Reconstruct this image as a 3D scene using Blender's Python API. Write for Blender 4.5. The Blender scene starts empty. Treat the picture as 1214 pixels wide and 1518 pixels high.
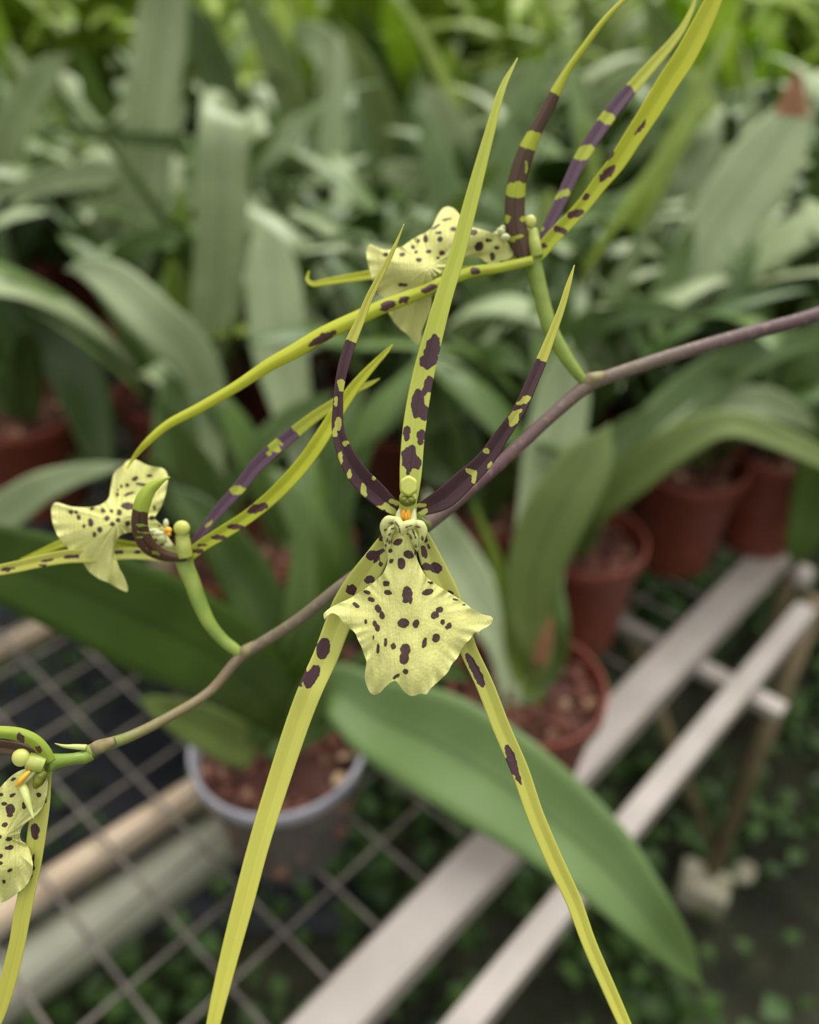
import bpy, bmesh, math, random
import numpy as np
from mathutils import Vector
random.seed(7); RNG = np.random.default_rng(11)
S = bpy.context.scene; COL = S.collection
F_PX, CAM_H, PITCH = 1250.0, .565, math.radians(36)
FWD = np.array([0, math.cos(PITCH), -math.sin(PITCH)]); UP = np.array([0, math.sin(PITCH), math.cos(PITCH)]); RIGHT = np.array([1., 0, 0])
CAM = np.array([0, 0, CAM_H])

def W(u, v, d):
    return CAM + d*(RIGHT*((u-607)/F_PX) + UP*((759-v)/F_PX) + FWD)
def WY(u, v, y):
    r = RIGHT*((u-607)/F_PX) + UP*((759-v)/F_PX) + FWD
    return CAM + r*(y/r[1]), y/r[1]
def WZ(u, v, z):
    r = RIGHT*((u-607)/F_PX) + UP*((759-v)/F_PX) + FWD
    return CAM + r*((z-CAM_H)/r[2])

# ------------------------------------------------------------ materials
def lin(c):
    return tuple(((x/255)/12.92 if x/255 <= .04045 else ((x/255+.055)/1.055)**2.4) for x in c) + (1,)
class NT:
    def __init__(s, name):
        s.m = bpy.data.materials.new(name); s.m.use_nodes = True
        s.t = s.m.node_tree; s.n = s.t.nodes; s.n.clear()
        s.out = s.n.new('ShaderNodeOutputMaterial')
    def new(s, ty, **kw):
        n = s.n.new('ShaderNode'+ty)
        for k, v in kw.items():
            if hasattr(n, k): setattr(n, k, v)
            else: n.inputs[k].default_value = v
        return n
    def put(s, sock, v):
        if isinstance(v, bpy.types.NodeSocket): s.t.links.new(v, sock)
        else: sock.default_value = v
    def attr(s, name, col=False):
        n = s.new('Attribute', attribute_name=name); return n.outputs['Color' if col else 'Fac']
    def math(s, op, a, b=0., c=0.):
        n = s.new('Math', operation=op); s.put(n.inputs[0], a); s.put(n.inputs[1], b); s.put(n.inputs[2], c); return n.outputs[0]
    def mix(s, f, a, b, blend='MIX'):
        n = s.new('Mix', data_type='RGBA', blend_type=blend)
        s.put(n.inputs[0], f); s.put(n.inputs[6], a); s.put(n.inputs[7], b); return n.outputs[2]
    def noise(s, vec, scale, detail=3, rough=.5):
        n = s.new('TexNoise'); n.inputs['Scale'].default_value = scale; n.inputs['Detail'].default_value = detail
        n.inputs['Roughness'].default_value = rough
        if vec is not None: s.put(n.inputs['Vector'], vec)
        return n.outputs['Fac']
    def comb(s, x, y, z=0.):
        n = s.new('CombineXYZ'); s.put(n.inputs[0], x); s.put(n.inputs[1], y); s.put(n.inputs[2], z); return n.outputs[0]
    def ramp(s, f, stops):
        n = s.new('ValToRGB'); cr = n.color_ramp
        while len(cr.elements) < len(stops): cr.elements.new(.5)
        for e, (p, c) in zip(cr.elements, stops): e.position = p; e.color = c
        s.put(n.inputs[0], f); return n.outputs[0]
    def smooth(s, f, a, b):
        n = s.new('MapRange', interpolation_type='SMOOTHSTEP'); s.put(n.inputs[0], f)
        n.inputs[1].default_value = a; n.inputs[2].default_value = b; return n.outputs[0]
    def obj(s): return s.new('TexCoord').outputs['Object']
    def fin(s, col, rough=.5, spec=.5, bump=None, bstr=.3, bdist=.0005, trans=0., tcol=None, metal=0., alpha=None, coat=0.):
        p = s.new('BsdfPrincipled'); s.put(p.inputs['Base Color'], col); s.put(p.inputs['Roughness'], rough)
        p.inputs['Specular IOR Level'].default_value = spec; s.put(p.inputs['Metallic'], metal); p.inputs['Coat Weight'].default_value = coat
        if alpha is not None: s.put(p.inputs['Alpha'], alpha)
        if bump is not None:
            b = s.new('Bump'); b.inputs['Strength'].default_value = bstr; b.inputs['Distance'].default_value = bdist
            s.put(b.inputs['Height'], bump); s.t.links.new(b.outputs[0], p.inputs['Normal'])
        sh = p.outputs[0]
        if trans:
            t = s.new('BsdfTranslucent'); s.put(t.inputs[0], tcol if tcol is not None else col)
            m = s.new('MixShader'); m.inputs[0].default_value = trans
            s.t.links.new(sh, m.inputs[1]); s.t.links.new(t.outputs[0], m.inputs[2]); sh = m.outputs[0]
        s.t.links.new(sh, s.out.inputs[0]); return s.m

def tepal_mat(name, base, mid, tip, dark, edge_soft=.6):
    n = NT(name); t = n.attr('t'); sx = n.attr('s'); sd = n.attr('sd'); o = n.obj()
    col = n.ramp(t, [(0, lin(base)), (.45, lin(mid)), (1, lin(tip))])
    vein = n.noise(n.comb(n.math('MULTIPLY', sx, 9.), n.math('MULTIPLY', t, 3.)), 1.4, 2)
    col = n.mix(n.math('MULTIPLY', n.smooth(vein, .45, .75), .25), col, lin([c*.82 for c in base]))
    keel = n.smooth(n.math('ABSOLUTE', sx), .0, .10)
    col = n.mix(n.math('MULTIPLY', n.math('SUBTRACT', 1., keel), .22), col, lin([c*.7 for c in base]))
    w = n.math('ADD', sd, n.math('MULTIPLY', n.math('SUBTRACT', n.noise(o, 800, 4), .5), 9.))
    f = n.math('SUBTRACT', 1., n.smooth(w, -edge_soft, edge_soft))
    dk = n.mix(n.noise(o, 2500, 3, .7), lin([c*.8 for c in dark]), lin([min(255, c*1.22+4) for c in dark]))
    dk = n.mix(n.math('MULTIPLY', n.math('SUBTRACT', 1., n.smooth(n.math('ABSOLUTE', sx), .0, .13)), .6), dk, lin([c*.3 for c in dark]))
    col = n.mix(f, col, dk)
    return n.fin(col, rough=.45, spec=.4, bump=n.noise(n.comb(n.math('MULTIPLY', sx, 14.), n.math('MULTIPLY', t, 6.)), 2., 3), bstr=.35, bdist=.0003, trans=.22)

M = {}
DK = (74, 46, 52)
M['tepal'] = tepal_mat('tepal_front', (200, 202, 106), (204, 202, 92), (206, 202, 82), DK)
M['tepal_up'] = tepal_mat('tepal_upright', (196, 202, 96), (196, 204, 82), (198, 206, 80), DK)
M['tepal_r'] = tepal_mat('tepal_right', (184, 194, 56), (202, 206, 52), (210, 212, 64), (86, 52, 52))
M['tepal_v'] = tepal_mat('tepal_violet', (186, 196, 80), (196, 202, 74), (200, 202, 70), (100, 72, 92))
M['tepal_o'] = tepal_mat('tepal_olive', (180, 192, 56), (196, 202, 60), (204, 206, 70), (88, 64, 46))
M['tepal_g'] = tepal_mat('tepal_green', (160, 180, 64), (170, 190, 66), (190, 205, 80), (92, 64, 50))
def lip_mat():
    n = NT('lip_speckled'); sd = n.attr('sd'); o = n.obj(); e = n.attr('edge')
    col = n.mix(n.noise(o, 160, 3), lin((220, 212, 112)), lin((230, 222, 138)))
    col = n.mix(n.math('MULTIPLY', n.smooth(e, 0., 14.), .3), lin((232, 230, 150)), col)
    col = n.mix(n.math('MULTIPLY', n.math('SUBTRACT', 1., n.smooth(sd, 0., 9.)), .35), col, lin((190, 200, 90)))
    w = n.math('ADD', sd, n.math('MULTIPLY', n.math('SUBTRACT', n.noise(o, 1300, 3), .5), 4.5))
    f = n.math('SUBTRACT', 1., n.smooth(w, -.6, .6))
    dk = n.mix(n.noise(o, 4000, 3, .8), lin((52, 32, 28)), lin((100, 72, 68)))
    col = n.mix(f, col, dk)
    cx = n.attr('s'); ct = n.attr('t')
    b = n.math('ADD', n.noise(n.comb(n.math('MULTIPLY', cx, 22.), n.math('MULTIPLY', ct, 5.)), 1., 3), n.math('MULTIPLY', n.noise(o, 1500, 4), .35))
    return n.fin(col, rough=.5, spec=.35, bump=b, bstr=.8, bdist=.0006, trans=.18)
M['lip'] = lip_mat()
def simple(name, a, b, scale, rough=.5, spec=.5, trans=0., bump=.0, metal=0., coat=0., bdist=.0004, detail=4):
    n = NT(name); o = n.obj(); nz = n.noise(o, scale, detail)
    return n.fin(n.mix(n.smooth(nz, .3, .7), lin(a), lin(b)), rough=rough, spec=spec, bump=nz if bump else None, bstr=bump, bdist=bdist, trans=trans, metal=metal, coat=coat)
M['cap'] = simple('anther_cap_yellow', (206, 212, 96), (222, 224, 128), 300, .35, .5, .15)
M['column'] = simple('column_green', (168, 180, 74), (196, 202, 110), 300, .4, .5, .15)
M['stigma'] = simple('stigma_olive', (84, 90, 12), (112, 118, 22), 500, .4, .4)
M['white'] = simple('callus_white', (218, 222, 158), (232, 232, 186), 500, .35, .5, .2)
M['knot'] = simple('callus_pale_yellow', (222, 222, 140), (232, 232, 166), 700, .45, .4, .2)
M['orange'] = simple('orange_patch', (236, 160, 20), (250, 196, 60), 600, .4)
M['tooth'] = simple('pale_tooth', (206, 214, 120), (222, 226, 150), 300, .4, .5, .2)
M['pedicel'] = simple('pedicel_green', (122, 148, 56), (156, 174, 78), 120, .38, .5, .08)
def stem_mat():
    n = NT('flower_stem'); t = n.attr('t'); o = n.obj(); nz = n.noise(o, 500, 4)
    c = n.ramp(t, [(0, lin((92, 70, 76))), (.3, lin((98, 74, 76))), (.45, lin((112, 98, 84))), (.6, lin((104, 72, 78))), (.72, lin((122, 112, 92))), (.86, lin((128, 110, 88))), (.95, lin((128, 118, 78))), (1, lin((130, 156, 66)))])
    c = n.mix(n.math('MULTIPLY', n.smooth(nz, .5, .8), .5), c, lin((160, 146, 124)))
    return n.fin(c, rough=.55, spec=.4, bump=nz, bstr=.3)
M['stem'] = stem_mat()
M['sheath'] = simple('node_sheath', (150, 140, 92), (120, 104, 74), 400, .6)

def leaf_mat(name, dark, light, rough=.42, trans=.22, spec=.5, blem=.25):
    n = NT(name); s = n.attr('s'); t = n.attr('t'); rnd = n.attr('rnd'); o = n.obj()
    oi = n.new('ObjectInfo').outputs['Random']
    r = n.math('FRACT', n.math('ADD', rnd, oi))
    col = n.mix(r, lin(dark), lin(light))
    col = n.mix(n.math('MULTIPLY', n.smooth(n.noise(o, 22, 4), .4, .75), .3), col, lin([min(255, c*1.15+6) for c in light]))
    col = n.mix(n.math('MULTIPLY', n.math('SUBTRACT', 1., n.smooth(n.math('ABSOLUTE', s), .0, .1)), .55), col, lin([c*.66 for c in dark]))
    v = n.math('SINE', n.math('MULTIPLY', s, 60.))
    col = n.mix(n.math('MULTIPLY', n.math('ADD', v, 1.), .015), col, lin([min(255, c*1.3) for c in light]))
    col = n.mix(n.math('MULTIPLY', n.smooth(n.noise(o, 70, 3), .68, .8), blem), col, lin((96, 84, 40)))
    return n.fin(col, rough=rough, spec=spec, bump=v, bstr=.1, bdist=.0003, trans=trans)
M['leaf'] = leaf_mat('leaf_green', (68, 96, 40), (118, 142, 78), .34)
M['leaf_pale'] = leaf_mat('leaf_grey_green', (152, 166, 118), (172, 186, 142), .36, .2)
M['leaf_dark'] = leaf_mat('leaf_deep_green', (54, 76, 22), (78, 102, 36), .36, .14, .5, .1)
M['leaf_big'] = leaf_mat('leaf_broad_mid_green', (80, 108, 54), (106, 130, 70), .4, .16, .5, .05)
M['leaf_yel'] = leaf_mat('leaf_yellow_green', (112, 138, 38), (148, 166, 70), .4, .28)
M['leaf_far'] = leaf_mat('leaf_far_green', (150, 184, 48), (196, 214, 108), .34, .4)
M['leaf_mid'] = leaf_mat('leaf_soft_green', (102, 122, 58), (124, 140, 76), .4, .22)
M['leaf_dry'] = leaf_mat('leaf_dry_brown', (150, 96, 70), (176, 130, 96), .7, .1)
def terra():
    n = NT('terracotta_plastic'); o = n.obj(); nz = n.noise(o, 40, 4)
    oi = n.new('ObjectInfo').outputs['Random']
    c = n.mix(oi, lin((112, 52, 40)), lin((130, 64, 50)))
    c = n.mix(n.math('MULTIPLY', n.smooth(nz, .5, .75), .3), c, lin((168, 104, 84)))
    return n.fin(c, rough=.5, spec=.4, bump=nz, bstr=.1)
M['terra'] = terra()
def clearpot():
    n = NT('clear_plastic'); o = n.obj(); nz = n.noise(o, 30, 4)
    return n.fin(n.mix(nz, lin((150, 148, 152)), lin((140, 140, 130))), rough=.25, spec=.6, alpha=n.math('ADD', .10, n.math('MULTIPLY', nz, .34)))
M['clear'] = clearpot()
M['clear_rim'] = simple('clear_plastic_rim', (134, 132, 142), (156, 154, 162), 40, .3, .6)
def bark():
    n = NT('bark_chips'); r = n.attr('rnd'); o = n.obj()
    c = n.ramp(r, [(0, lin((58, 34, 28))), (.4, lin((100, 60, 48))), (.8, lin((118, 78, 62))), (.95, lin((150, 116, 90))), (1, lin((186, 160, 126)))])
    return n.fin(c, rough=.8, spec=.3, bump=n.noise(o, 300, 4), bstr=.5)
M['bark'] = bark()
M['alu'] = simple('painted_aluminium', (168, 158, 150), (180, 170, 162), 18, .5, .4)
M['pipe_beige'] = simple('beige_pipe', (176, 154, 128), (200, 180, 154), 9, .5)
M['pipe_grey'] = simple('grey_pipe', (136, 138, 118), (156, 156, 138), 7, .6)
M['wire'] = simple('galvanised_wire', (96, 90, 84), (126, 118, 108), 40, .55, .4)
M['post'] = simple('rusty_post', (110, 96, 72), (134, 116, 86), 14, .7)
M['stone'] = simple('concrete', (190, 182, 160), (120, 120, 92), 22, .85, .2, bump=.5, bdist=.004)
M['weed'] = leaf_mat('weed_leaf', (46, 74, 30), (84, 116, 50), .5, .25)
M['plastic_sheet'] = simple('black_sheeting', (22, 24, 30), (34, 36, 42), 6, .45, .4, bump=.6, bdist=.01)
def ground():
    n = NT('damp_soil'); o = n.obj(); a = n.noise(o, 5, 6, .65); b = n.noise(o, 60, 5, .7)
    c = n.ramp(a, [(.3, lin((34, 34, 28))), (.5, lin((62, 62, 48))), (.7, lin((96, 94, 74)))])
    c = n.mix(n.smooth(b, .5, .72), c, lin((52, 70, 38)))
    return n.fin(c, rough=.9, spec=.2, bump=b, bstr=.8, bdist=.02)
M['ground'] = ground()

# ------------------------------------------------------------ mesh helpers
def link(o, parent=None):
    COL.objects.link(o)
    if parent is not None: o.parent = parent
    return o
def make(name, V, Fc, mat, parent=None, attrs=None, smooth=True):
    me = bpy.data.meshes.new(name); me.from_pydata([tuple(map(float, p)) for p in V], [], [tuple(map(int, f)) for f in Fc])
    mats = mat if isinstance(mat, list) else [mat]
    for m in mats: me.materials.append(m)
    for k, a in (attrs or {}).items():
        at = me.attributes.new(k, 'FLOAT', 'POINT'); at.data.foreach_set('value', np.asarray(a, dtype=np.float32))
    if smooth: me.polygons.foreach_set('use_smooth', [True]*len(me.polygons))
    me.update()
    return link(bpy.data.objects.new(name, me), parent)
class MB:
    """collects pieces of one mesh"""
    def __init__(s): s.V = []; s.F = []; s.A = {}; s.n = 0
    def add(self, V, Fc, **A):
        s = self; V = np.asarray(V, float); k = len(V)
        for key in set(list(s.A)+list(A)):
            if key not in s.A: s.A[key] = [np.zeros(s.n)]
            a = A.get(key, 0.); s.A[key].append(np.full(k, a, float) if np.isscalar(a) else np.asarray(a, float))
        s.V.append(V); s.F += [tuple(i+s.n for i in f) for f in Fc]; s.n += k; return s
    def build(s, name, mat, parent=None, smooth=True, shift=None):
        V = np.concatenate(s.V)
        if shift is not None: V = V-np.asarray(shift)
        return make(name, V, s.F, mat, parent, {k: np.concatenate(a) for k, a in s.A.items()}, smooth)
def grid_shell(P, th, A):
    """closed sheet of thickness th (n,m array) around the grid P (n,m,3)"""
    n, m, _ = P.shape
    dt = np.gradient(P, axis=0); ds = np.gradient(P, axis=1)
    N = np.cross(dt, ds); L = np.linalg.norm(N, axis=2, keepdims=True); N = N/np.maximum(L, 1e-12)
    a = P+N*th[..., None]/2; b = P-N*th[..., None]/2
    V = np.concatenate([a.reshape(-1, 3), b.reshape(-1, 3)]); K = n*m; Fc = []
    idx = lambda i, j: i*m+j
    for i in range(n-1):
        for j in range(m-1):
            q = (idx(i, j), idx(i+1, j), idx(i+1, j+1), idx(i, j+1)); Fc.append(q); Fc.append(tuple(K+x for x in q[::-1]))
    ring = [idx(0, j) for j in range(m)]+[idx(i, m-1) for i in range(1, n)]+[idx(n-1, j) for j in range(m-2, -1, -1)]+[idx(i, 0) for i in range(n-2, 0, -1)]
    for k in range(len(ring)):
        x, y = ring[k], ring[(k+1) % len(ring)]; Fc.append((x, y, K+y, K+x))
    return V, Fc, {k: np.concatenate([v.reshape(-1)]*2) for k, v in A.items()}
def catmull(pts, n):
    P = np.asarray(pts, float); seg = np.linalg.norm(np.diff(P[:, :2] if P.shape[1] > 3 else P[:, :3], axis=0), axis=1)**.5+1e-9
    T = np.concatenate([[0], np.cumsum(seg)])
    ext = np.vstack([2*P[0]-P[1], P, 2*P[-1]-P[-2]]); TT = np.concatenate([[T[0]-seg[0]], T, [T[-1]+seg[-1]]])
    # dense evaluate then resample by arc length
    dense = []
    for i in range(1, len(ext)-2):
        t0, t1, t2, t3 = TT[i-1:i+3]
        for t in np.linspace(t1, t2, 14, endpoint=False):
            A1 = (t1-t)/(t1-t0)*ext[i-1]+(t-t0)/(t1-t0)*ext[i]; A2 = (t2-t)/(t2-t1)*ext[i]+(t-t1)/(t2-t1)*ext[i+1]; A3 = (t3-t)/(t3-t2)*ext[i+1]+(t-t2)/(t3-t2)*ext[i+2]
            B1 = (t2-t)/(t2-t0)*A1+(t-t0)/(t2-t0)*A2; B2 = (t3-t)/(t3-t1)*A2+(t-t1)/(t3-t1)*A3
            dense.append((t2-t)/(t2-t1)*B1+(t-t1)/(t2-t1)*B2)
    dense.append(P[-1]); D = np.array(dense)
    k = 2 if P.shape[1] > 3 else 3
    L = np.concatenate([[0], np.cumsum(np.linalg.norm(np.diff(D[:, :k], axis=0), axis=1))]); q = np.linspace(0, L[-1], n)
    return np.stack([np.interp(q, L, D[:, c]) for c in range(D.shape[1])], 1), L[-1]
def sd_ell(U, V, e):
    cx, cy, rx, ry = e[:4]; a = math.radians(e[4]) if len(e) > 4 else 0
    x = (U-cx)*math.cos(a)+(V-cy)*math.sin(a); y = -(U-cx)*math.sin(a)+(V-cy)*math.cos(a)
    k = np.sqrt((x/rx)**2+(y/ry)**2); g = np.sqrt((x/rx**2)**2+(y/ry**2)**2)+1e-9
    return (k-1)*np.maximum(k, .05)/np.maximum(g, 1e-3)
def field(U, V, dark, light=(), base=None):
    sd = np.full(U.shape, 60.) if base is None else base
    for e in dark: sd = np.minimum(sd, sd_ell(U, V, e))
    for e in light: sd = np.maximum(sd, -sd_ell(U, V, e))
    return np.clip(sd, -60, 60)
def zc(ox, oy, k, lst):
    return [tuple([ox+e[0]*k, oy+e[1]*k, e[2]*k/2, e[3]*k/2]+list(e[4:])) for e in lst]

def tepal(name, parent, pts, mat, dark=(), light=(), until=None, fold=.45, th=.0006, n=150, roll=0., extra=None):
    """petal or sepal: pts = (u, v, depth, half width) down its middle; until = (u,v) where the dark base colour ends"""
    R, Lp = catmull(pts, n); m = 13
    T = np.gradient(R[:, :2], axis=0); T /= np.linalg.norm(T, axis=1, keepdims=True); Q = np.stack([T[:, 1], -T[:, 0]], 1)
    s = np.linspace(-1, 1, m); P = np.zeros((n, m, 3)); U = np.zeros((n, m)); Vv = np.zeros((n, m))
    for i in range(n):
        u, v, d, h = R[i]; h = max(h, .3)
        for j, x in enumerate(s):
            uu = u+Q[i, 0]*h*x; vv = v+Q[i, 1]*h*x
            dd = d+(fold*(.35-abs(x)**1.3)*h+roll*x*h)*d/F_PX
            P[i, j] = W(uu, vv, dd); U[i, j] = uu; Vv[i, j] = vv
    t = np.linspace(0, 1, n)[:, None]*np.ones((1, m)); ss = np.ones((n, 1))*s[None]
    base = None
    if until is not None:
        k = np.argmin((R[:, 0]-until[0])**2+(R[:, 1]-until[1])**2); base = (t-k/(n-1))*Lp
    sd = field(U, Vv, dark, light, base)
    thk = th*(1-.75*np.abs(ss)**3)*np.clip((1-t)*12, .25, 1)
    V, Fc, A = grid_shell(P, thk, {'t': t, 's': ss, 'sd': sd})
    return make(name, V, Fc, M[mat], parent, A)

def sheet(name, parent, poly, depth_pts, mat, dark=(), d0=.17, step=1.6, ripple=.0003, th=.0005, seed=0, smooth_poly=2):
    """a petal cut to an outline; depth_pts = (u, v, mm towards(-)/away(+) from the camera)"""
    P0 = np.array(poly, float)
    for _ in range(smooth_poly):
        a = P0; b = np.roll(P0, -1, 0); P0 = np.stack([a*.8+b*.2, a*.2+b*.8], 1).reshape(-1, 2)
    rg = np.random.default_rng(seed)
    A = P0; B = np.roll(P0, -1, 0)
    xs = np.arange(A[:, 0].min()-step, A[:, 0].max()+2*step, step); ys = np.arange(A[:, 1].min()-step, A[:, 1].max()+2*step, step)
    U, V = np.meshgrid(xs, ys); ins = np.zeros(U.shape, bool)
    D = np.full(U.shape, 1e9); NX = U.copy(); NY = V.copy()
    for (x1, y1), (x2, y2) in zip(A, B):
        c = ((y1 > V) != (y2 > V)) & (U < (x2-x1)*(V-y1)/((y2-y1) if y2 != y1 else 1e-9)+x1); ins ^= c
        L2 = (x2-x1)**2+(y2-y1)**2+1e-12; k = np.clip(((U-x1)*(x2-x1)+(V-y1)*(y2-y1))/L2, 0, 1)
        px = x1+k*(x2-x1); py = y1+k*(y2-y1); d = np.hypot(U-px, V-py); w = d < D
        D = np.where(w, d, D); NX = np.where(w, px, NX); NY = np.where(w, py, NY)
    ny, nx = U.shape; cells = []
    used = set()
    for i in range(ny-1):
        for j in range(nx-1):
            q = [(i, j), (i, j+1), (i+1, j+1), (i+1, j)]
            if sum(ins[a] for a in q) >= 1: cells.append(q); used.update(q)
    ids = {p: k for k, p in enumerate(sorted(used))}
    UU = np.array([U[p] if ins[p] else NX[p] for p in sorted(used)]); VV = np.array([V[p] if ins[p] else NY[p] for p in sorted(used)])
    ED = np.array([D[p] if ins[p] else 0. for p in sorted(used)])
    C = np.array(depth_pts, float); n = len(C)
    def phi(r): return np.where(r > 0, r*r*np.log(r+1e-9), 0)
    K = np.zeros((n+3, n+3)); K[:n, :n] = phi(np.hypot(C[:, None, 0]-C[None, :, 0], C[:, None, 1]-C[None, :, 1]))+np.eye(n)*20
    K[:n, n] = 1; K[:n, n+1] = C[:, 0]; K[:n, n+2] = C[:, 1]; K[n:, :n] = K[:n, n:].T
    sol = np.linalg.solve(K, np.concatenate([C[:, 2], [0, 0, 0]]))
    Z = phi(np.hypot(UU[:, None]-C[None, :, 0], VV[:, None]-C[None, :, 1]))@sol[:n]+sol[n]+sol[n+1]*UU+sol[n+2]*VV
    Z = Z*.001
    ph = rg.uniform(0, 6, 4); cu, cv = UU.mean(), VV.mean(); ang = np.arctan2(VV-cv, UU-cu)
    Z = Z+ripple*np.exp(-ED/9.)*(np.sin(ang*13+ph[0])+.7*np.sin(ang*23+ph[1])+.5*np.sin(ang*37+ph[2]))
    Z = Z+ripple*.3*np.sin(UU*.13+ph[3])*np.sin(VV*.11)
    Pf = np.array([W(u, v, d0+z) for u, v, z in zip(UU, VV, Z)])
    k = len(Pf); back = Pf+(np.array(FWD)*(th*np.clip(.25+ED/8., 0, 1))[:, None])
    Fc = []; edge = {}
    for q in cells:
        a = tuple(ids[p] for p in q)[::-1]; Fc.append(a); Fc.append(tuple(x+k for x in a[::-1]))
        for x, y in zip(a, a[1:]+a[:1]): edge[(x, y)] = 1
    for (x, y) in edge:
        if (y, x) not in edge: Fc.append((y, x, x+k, y+k))
    sd = field(UU, VV, dark); L = max(np.ptp(VV), np.ptp(UU))
    two = lambda a: np.concatenate([a, a])
    return make(name, np.vstack([Pf, back]), Fc, M[mat], parent, {'sd': two(sd), 'edge': two(ED), 's': two((UU-cu)/L*2), 't': two((VV-VV.min())/L)})

def tube(pts, rad, nseg=12, n=None, closed=True):
    """pts (k,3), rad (k)"""
    D = np.column_stack([np.asarray(pts, float), np.asarray(rad, float)])
    if n:
        P = D[:, :3]; L = np.concatenate([[0], np.cumsum(np.linalg.norm(np.diff(P, axis=0), axis=1))])
        R, _ = catmull(np.column_stack([D[:, :3]]), n); q = np.linspace(0, L[-1], n); r = np.interp(q, L, D[:, 3])
        P = R
    else: P = D[:, :3]; r = D[:, 3]
    T = np.gradient(P, axis=0); T /= np.linalg.norm(T, axis=1, keepdims=True)
    up = np.array([.13, .2, 1.]); V = []; k = len(P)
    u = np.cross(T[0], up); u /= np.linalg.norm(u)
    for i in range(k):
        u = u-T[i]*np.dot(u, T[i]); u /= np.linalg.norm(u); w = np.cross(T[i], u)
        for j in range(nseg):
            a = 2*math.pi*j/nseg; V.append(P[i]+r[i]*(u*math.cos(a)+w*math.sin(a)))
    Fc = [(i*nseg+j, i*nseg+(j+1) % nseg, (i+1)*nseg+(j+1) % nseg, (i+1)*nseg+j) for i in range(k-1) for j in range(nseg)]
    Fc += [tuple(range(nseg))[::-1], tuple((k-1)*nseg+j for j in range(nseg))]
    t = np.repeat(np.linspace(0, 1, k), nseg)
    return np.array(V), Fc, t
def px_tube(name, parent, pts, mat, nseg=14, n=40):
    P = [W(u, v, d) for u, v, d, h in pts]; r = [h*d/F_PX for u, v, d, h in pts]
    V, Fc, t = tube(P, r, nseg, n); return make(name, V, Fc, M[mat], parent, {'t': t, 's': t*0, 'sd': t*0+50})
def blob(c, r, sub=2, axes=None, fn=None):
    bm = bmesh.new(); bmesh.ops.create_icosphere(bm, subdivisions=sub, radius=1)
    V = np.array([v.co[:] for v in bm.verts]); Fc = [tuple(v.index for v in f.verts) for f in bm.faces]; bm.free()
    if fn is not None: V = fn(V)
    V = V*np.asarray(r); 
    if axes is not None: V = V@np.asarray(axes)
    return V+np.asarray(c), Fc
CAMAX = np.array([RIGHT, UP, -FWD])       # rows: across, up, toward the viewer side of a flower
def lathe(prof, n=40):
    V = []; k = len(prof)
    for r, z in prof:
        for j in range(n):
            a = 2*math.pi*j/n; V.append((r*math.cos(a), r*math.sin(a), z))
    Fc = [(i*n+j, i*n+(j+1) % n, (i+1)*n+(j+1) % n, (i+1)*n+j) for i in range(k-1) for j in range(n)]
    return np.array(V), Fc
def box(x0, x1, y0, y1, z0, z1):
    V = [(x, y, z) for x in (x0, x1) for y in (y0, y1) for z in (z0, z1)]
    return np.array(V, float), [(0, 1, 3, 2), (4, 6, 7, 5), (0, 4, 5, 1), (2, 3, 7, 6), (0, 2, 6, 4), (1, 5, 7, 3)]
def tag(o, label=None, cat=None, group=None, kind=None):
    if label: o['label'] = label
    if cat: o['category'] = cat
    if group: o['group'] = group
    if kind: o['kind'] = kind
    return o
def empty(name, loc=(0, 0, 0), rz=0.):
    o = bpy.data.objects.new(name, None); o.empty_display_size = .02; COL.objects.link(o); o.location = loc; o.rotation_euler = (0, 0, rz); return o

# ------------------------------------------------------------ the flower spike
spike = tag(empty('orchid_flower_spike', (0, 0, 0)), 'arching dark orchid spike bearing four spotted yellow-green spider flowers', 'orchid spike')
stem_pts = [(1500, 350, .235, 11), (1340, 410, .228, 11), (1214, 465, .222, 10.5), (1100, 497, .216, 10.5), (1000, 526, .21, 10.5), (910, 556, .206, 10.5), (874, 570, .205, 11), (822, 612, .203, 10),
            (740, 688, .2, 9.8), (650, 765, .197, 10.5), (600, 803, .196, 10), (510, 865, .196, 9), (440, 920, .198, 9), (380, 958, .2, 8.5), (356, 974, .2, 8.5), (312, 1024, .198, 7.5),
            (250, 1063, .19, 7.5), (190, 1093, .184, 8), (145, 1108, .178, 9.5), (128, 1117, .176, 10)]
V, Fc, t = tube([W(*p[:3]) for p in stem_pts], [p[3]*p[2]/F_PX for p in stem_pts], 16, 180)
stem = make('stem', V, Fc, M['stem'], spike, {'t': t})
for (u, v, d, h, u2, v2) in [(866, 566, .204, 12, 886, 560), (357, 970, .1995, 10.5, 372, 960), (134, 1112, .1765, 11.5, 158, 1103)]:
    px = [(u-(u2-u)*.1, v-(v2-v)*.1, d+.0003, h*.55), (u+(u2-u)*.2, v+(v2-v)*.2, d+.0003, h*.82), ((u+u2)/2, (v+v2)/2, d+.0003, h*.92), (u2, v2, d+.0006, h*.78), (u2+(u2-u)*.5, v2+(v2-v)*.5, d+.0008, h*.6)]
    px_tube('node_sheath', stem, px, 'sheath', 14, 10)
px_tube('bract', stem, [(128, 1108, .1755, 4.5), (112, 1107, .1755, 4), (95, 1106, .175, 2.6), (81, 1102, .175, .5)], 'tooth', 10, 14)

def flower(pedicel):
    return px_tube('flower', spike, pedicel, 'pedicel', 16, 40)

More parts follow.
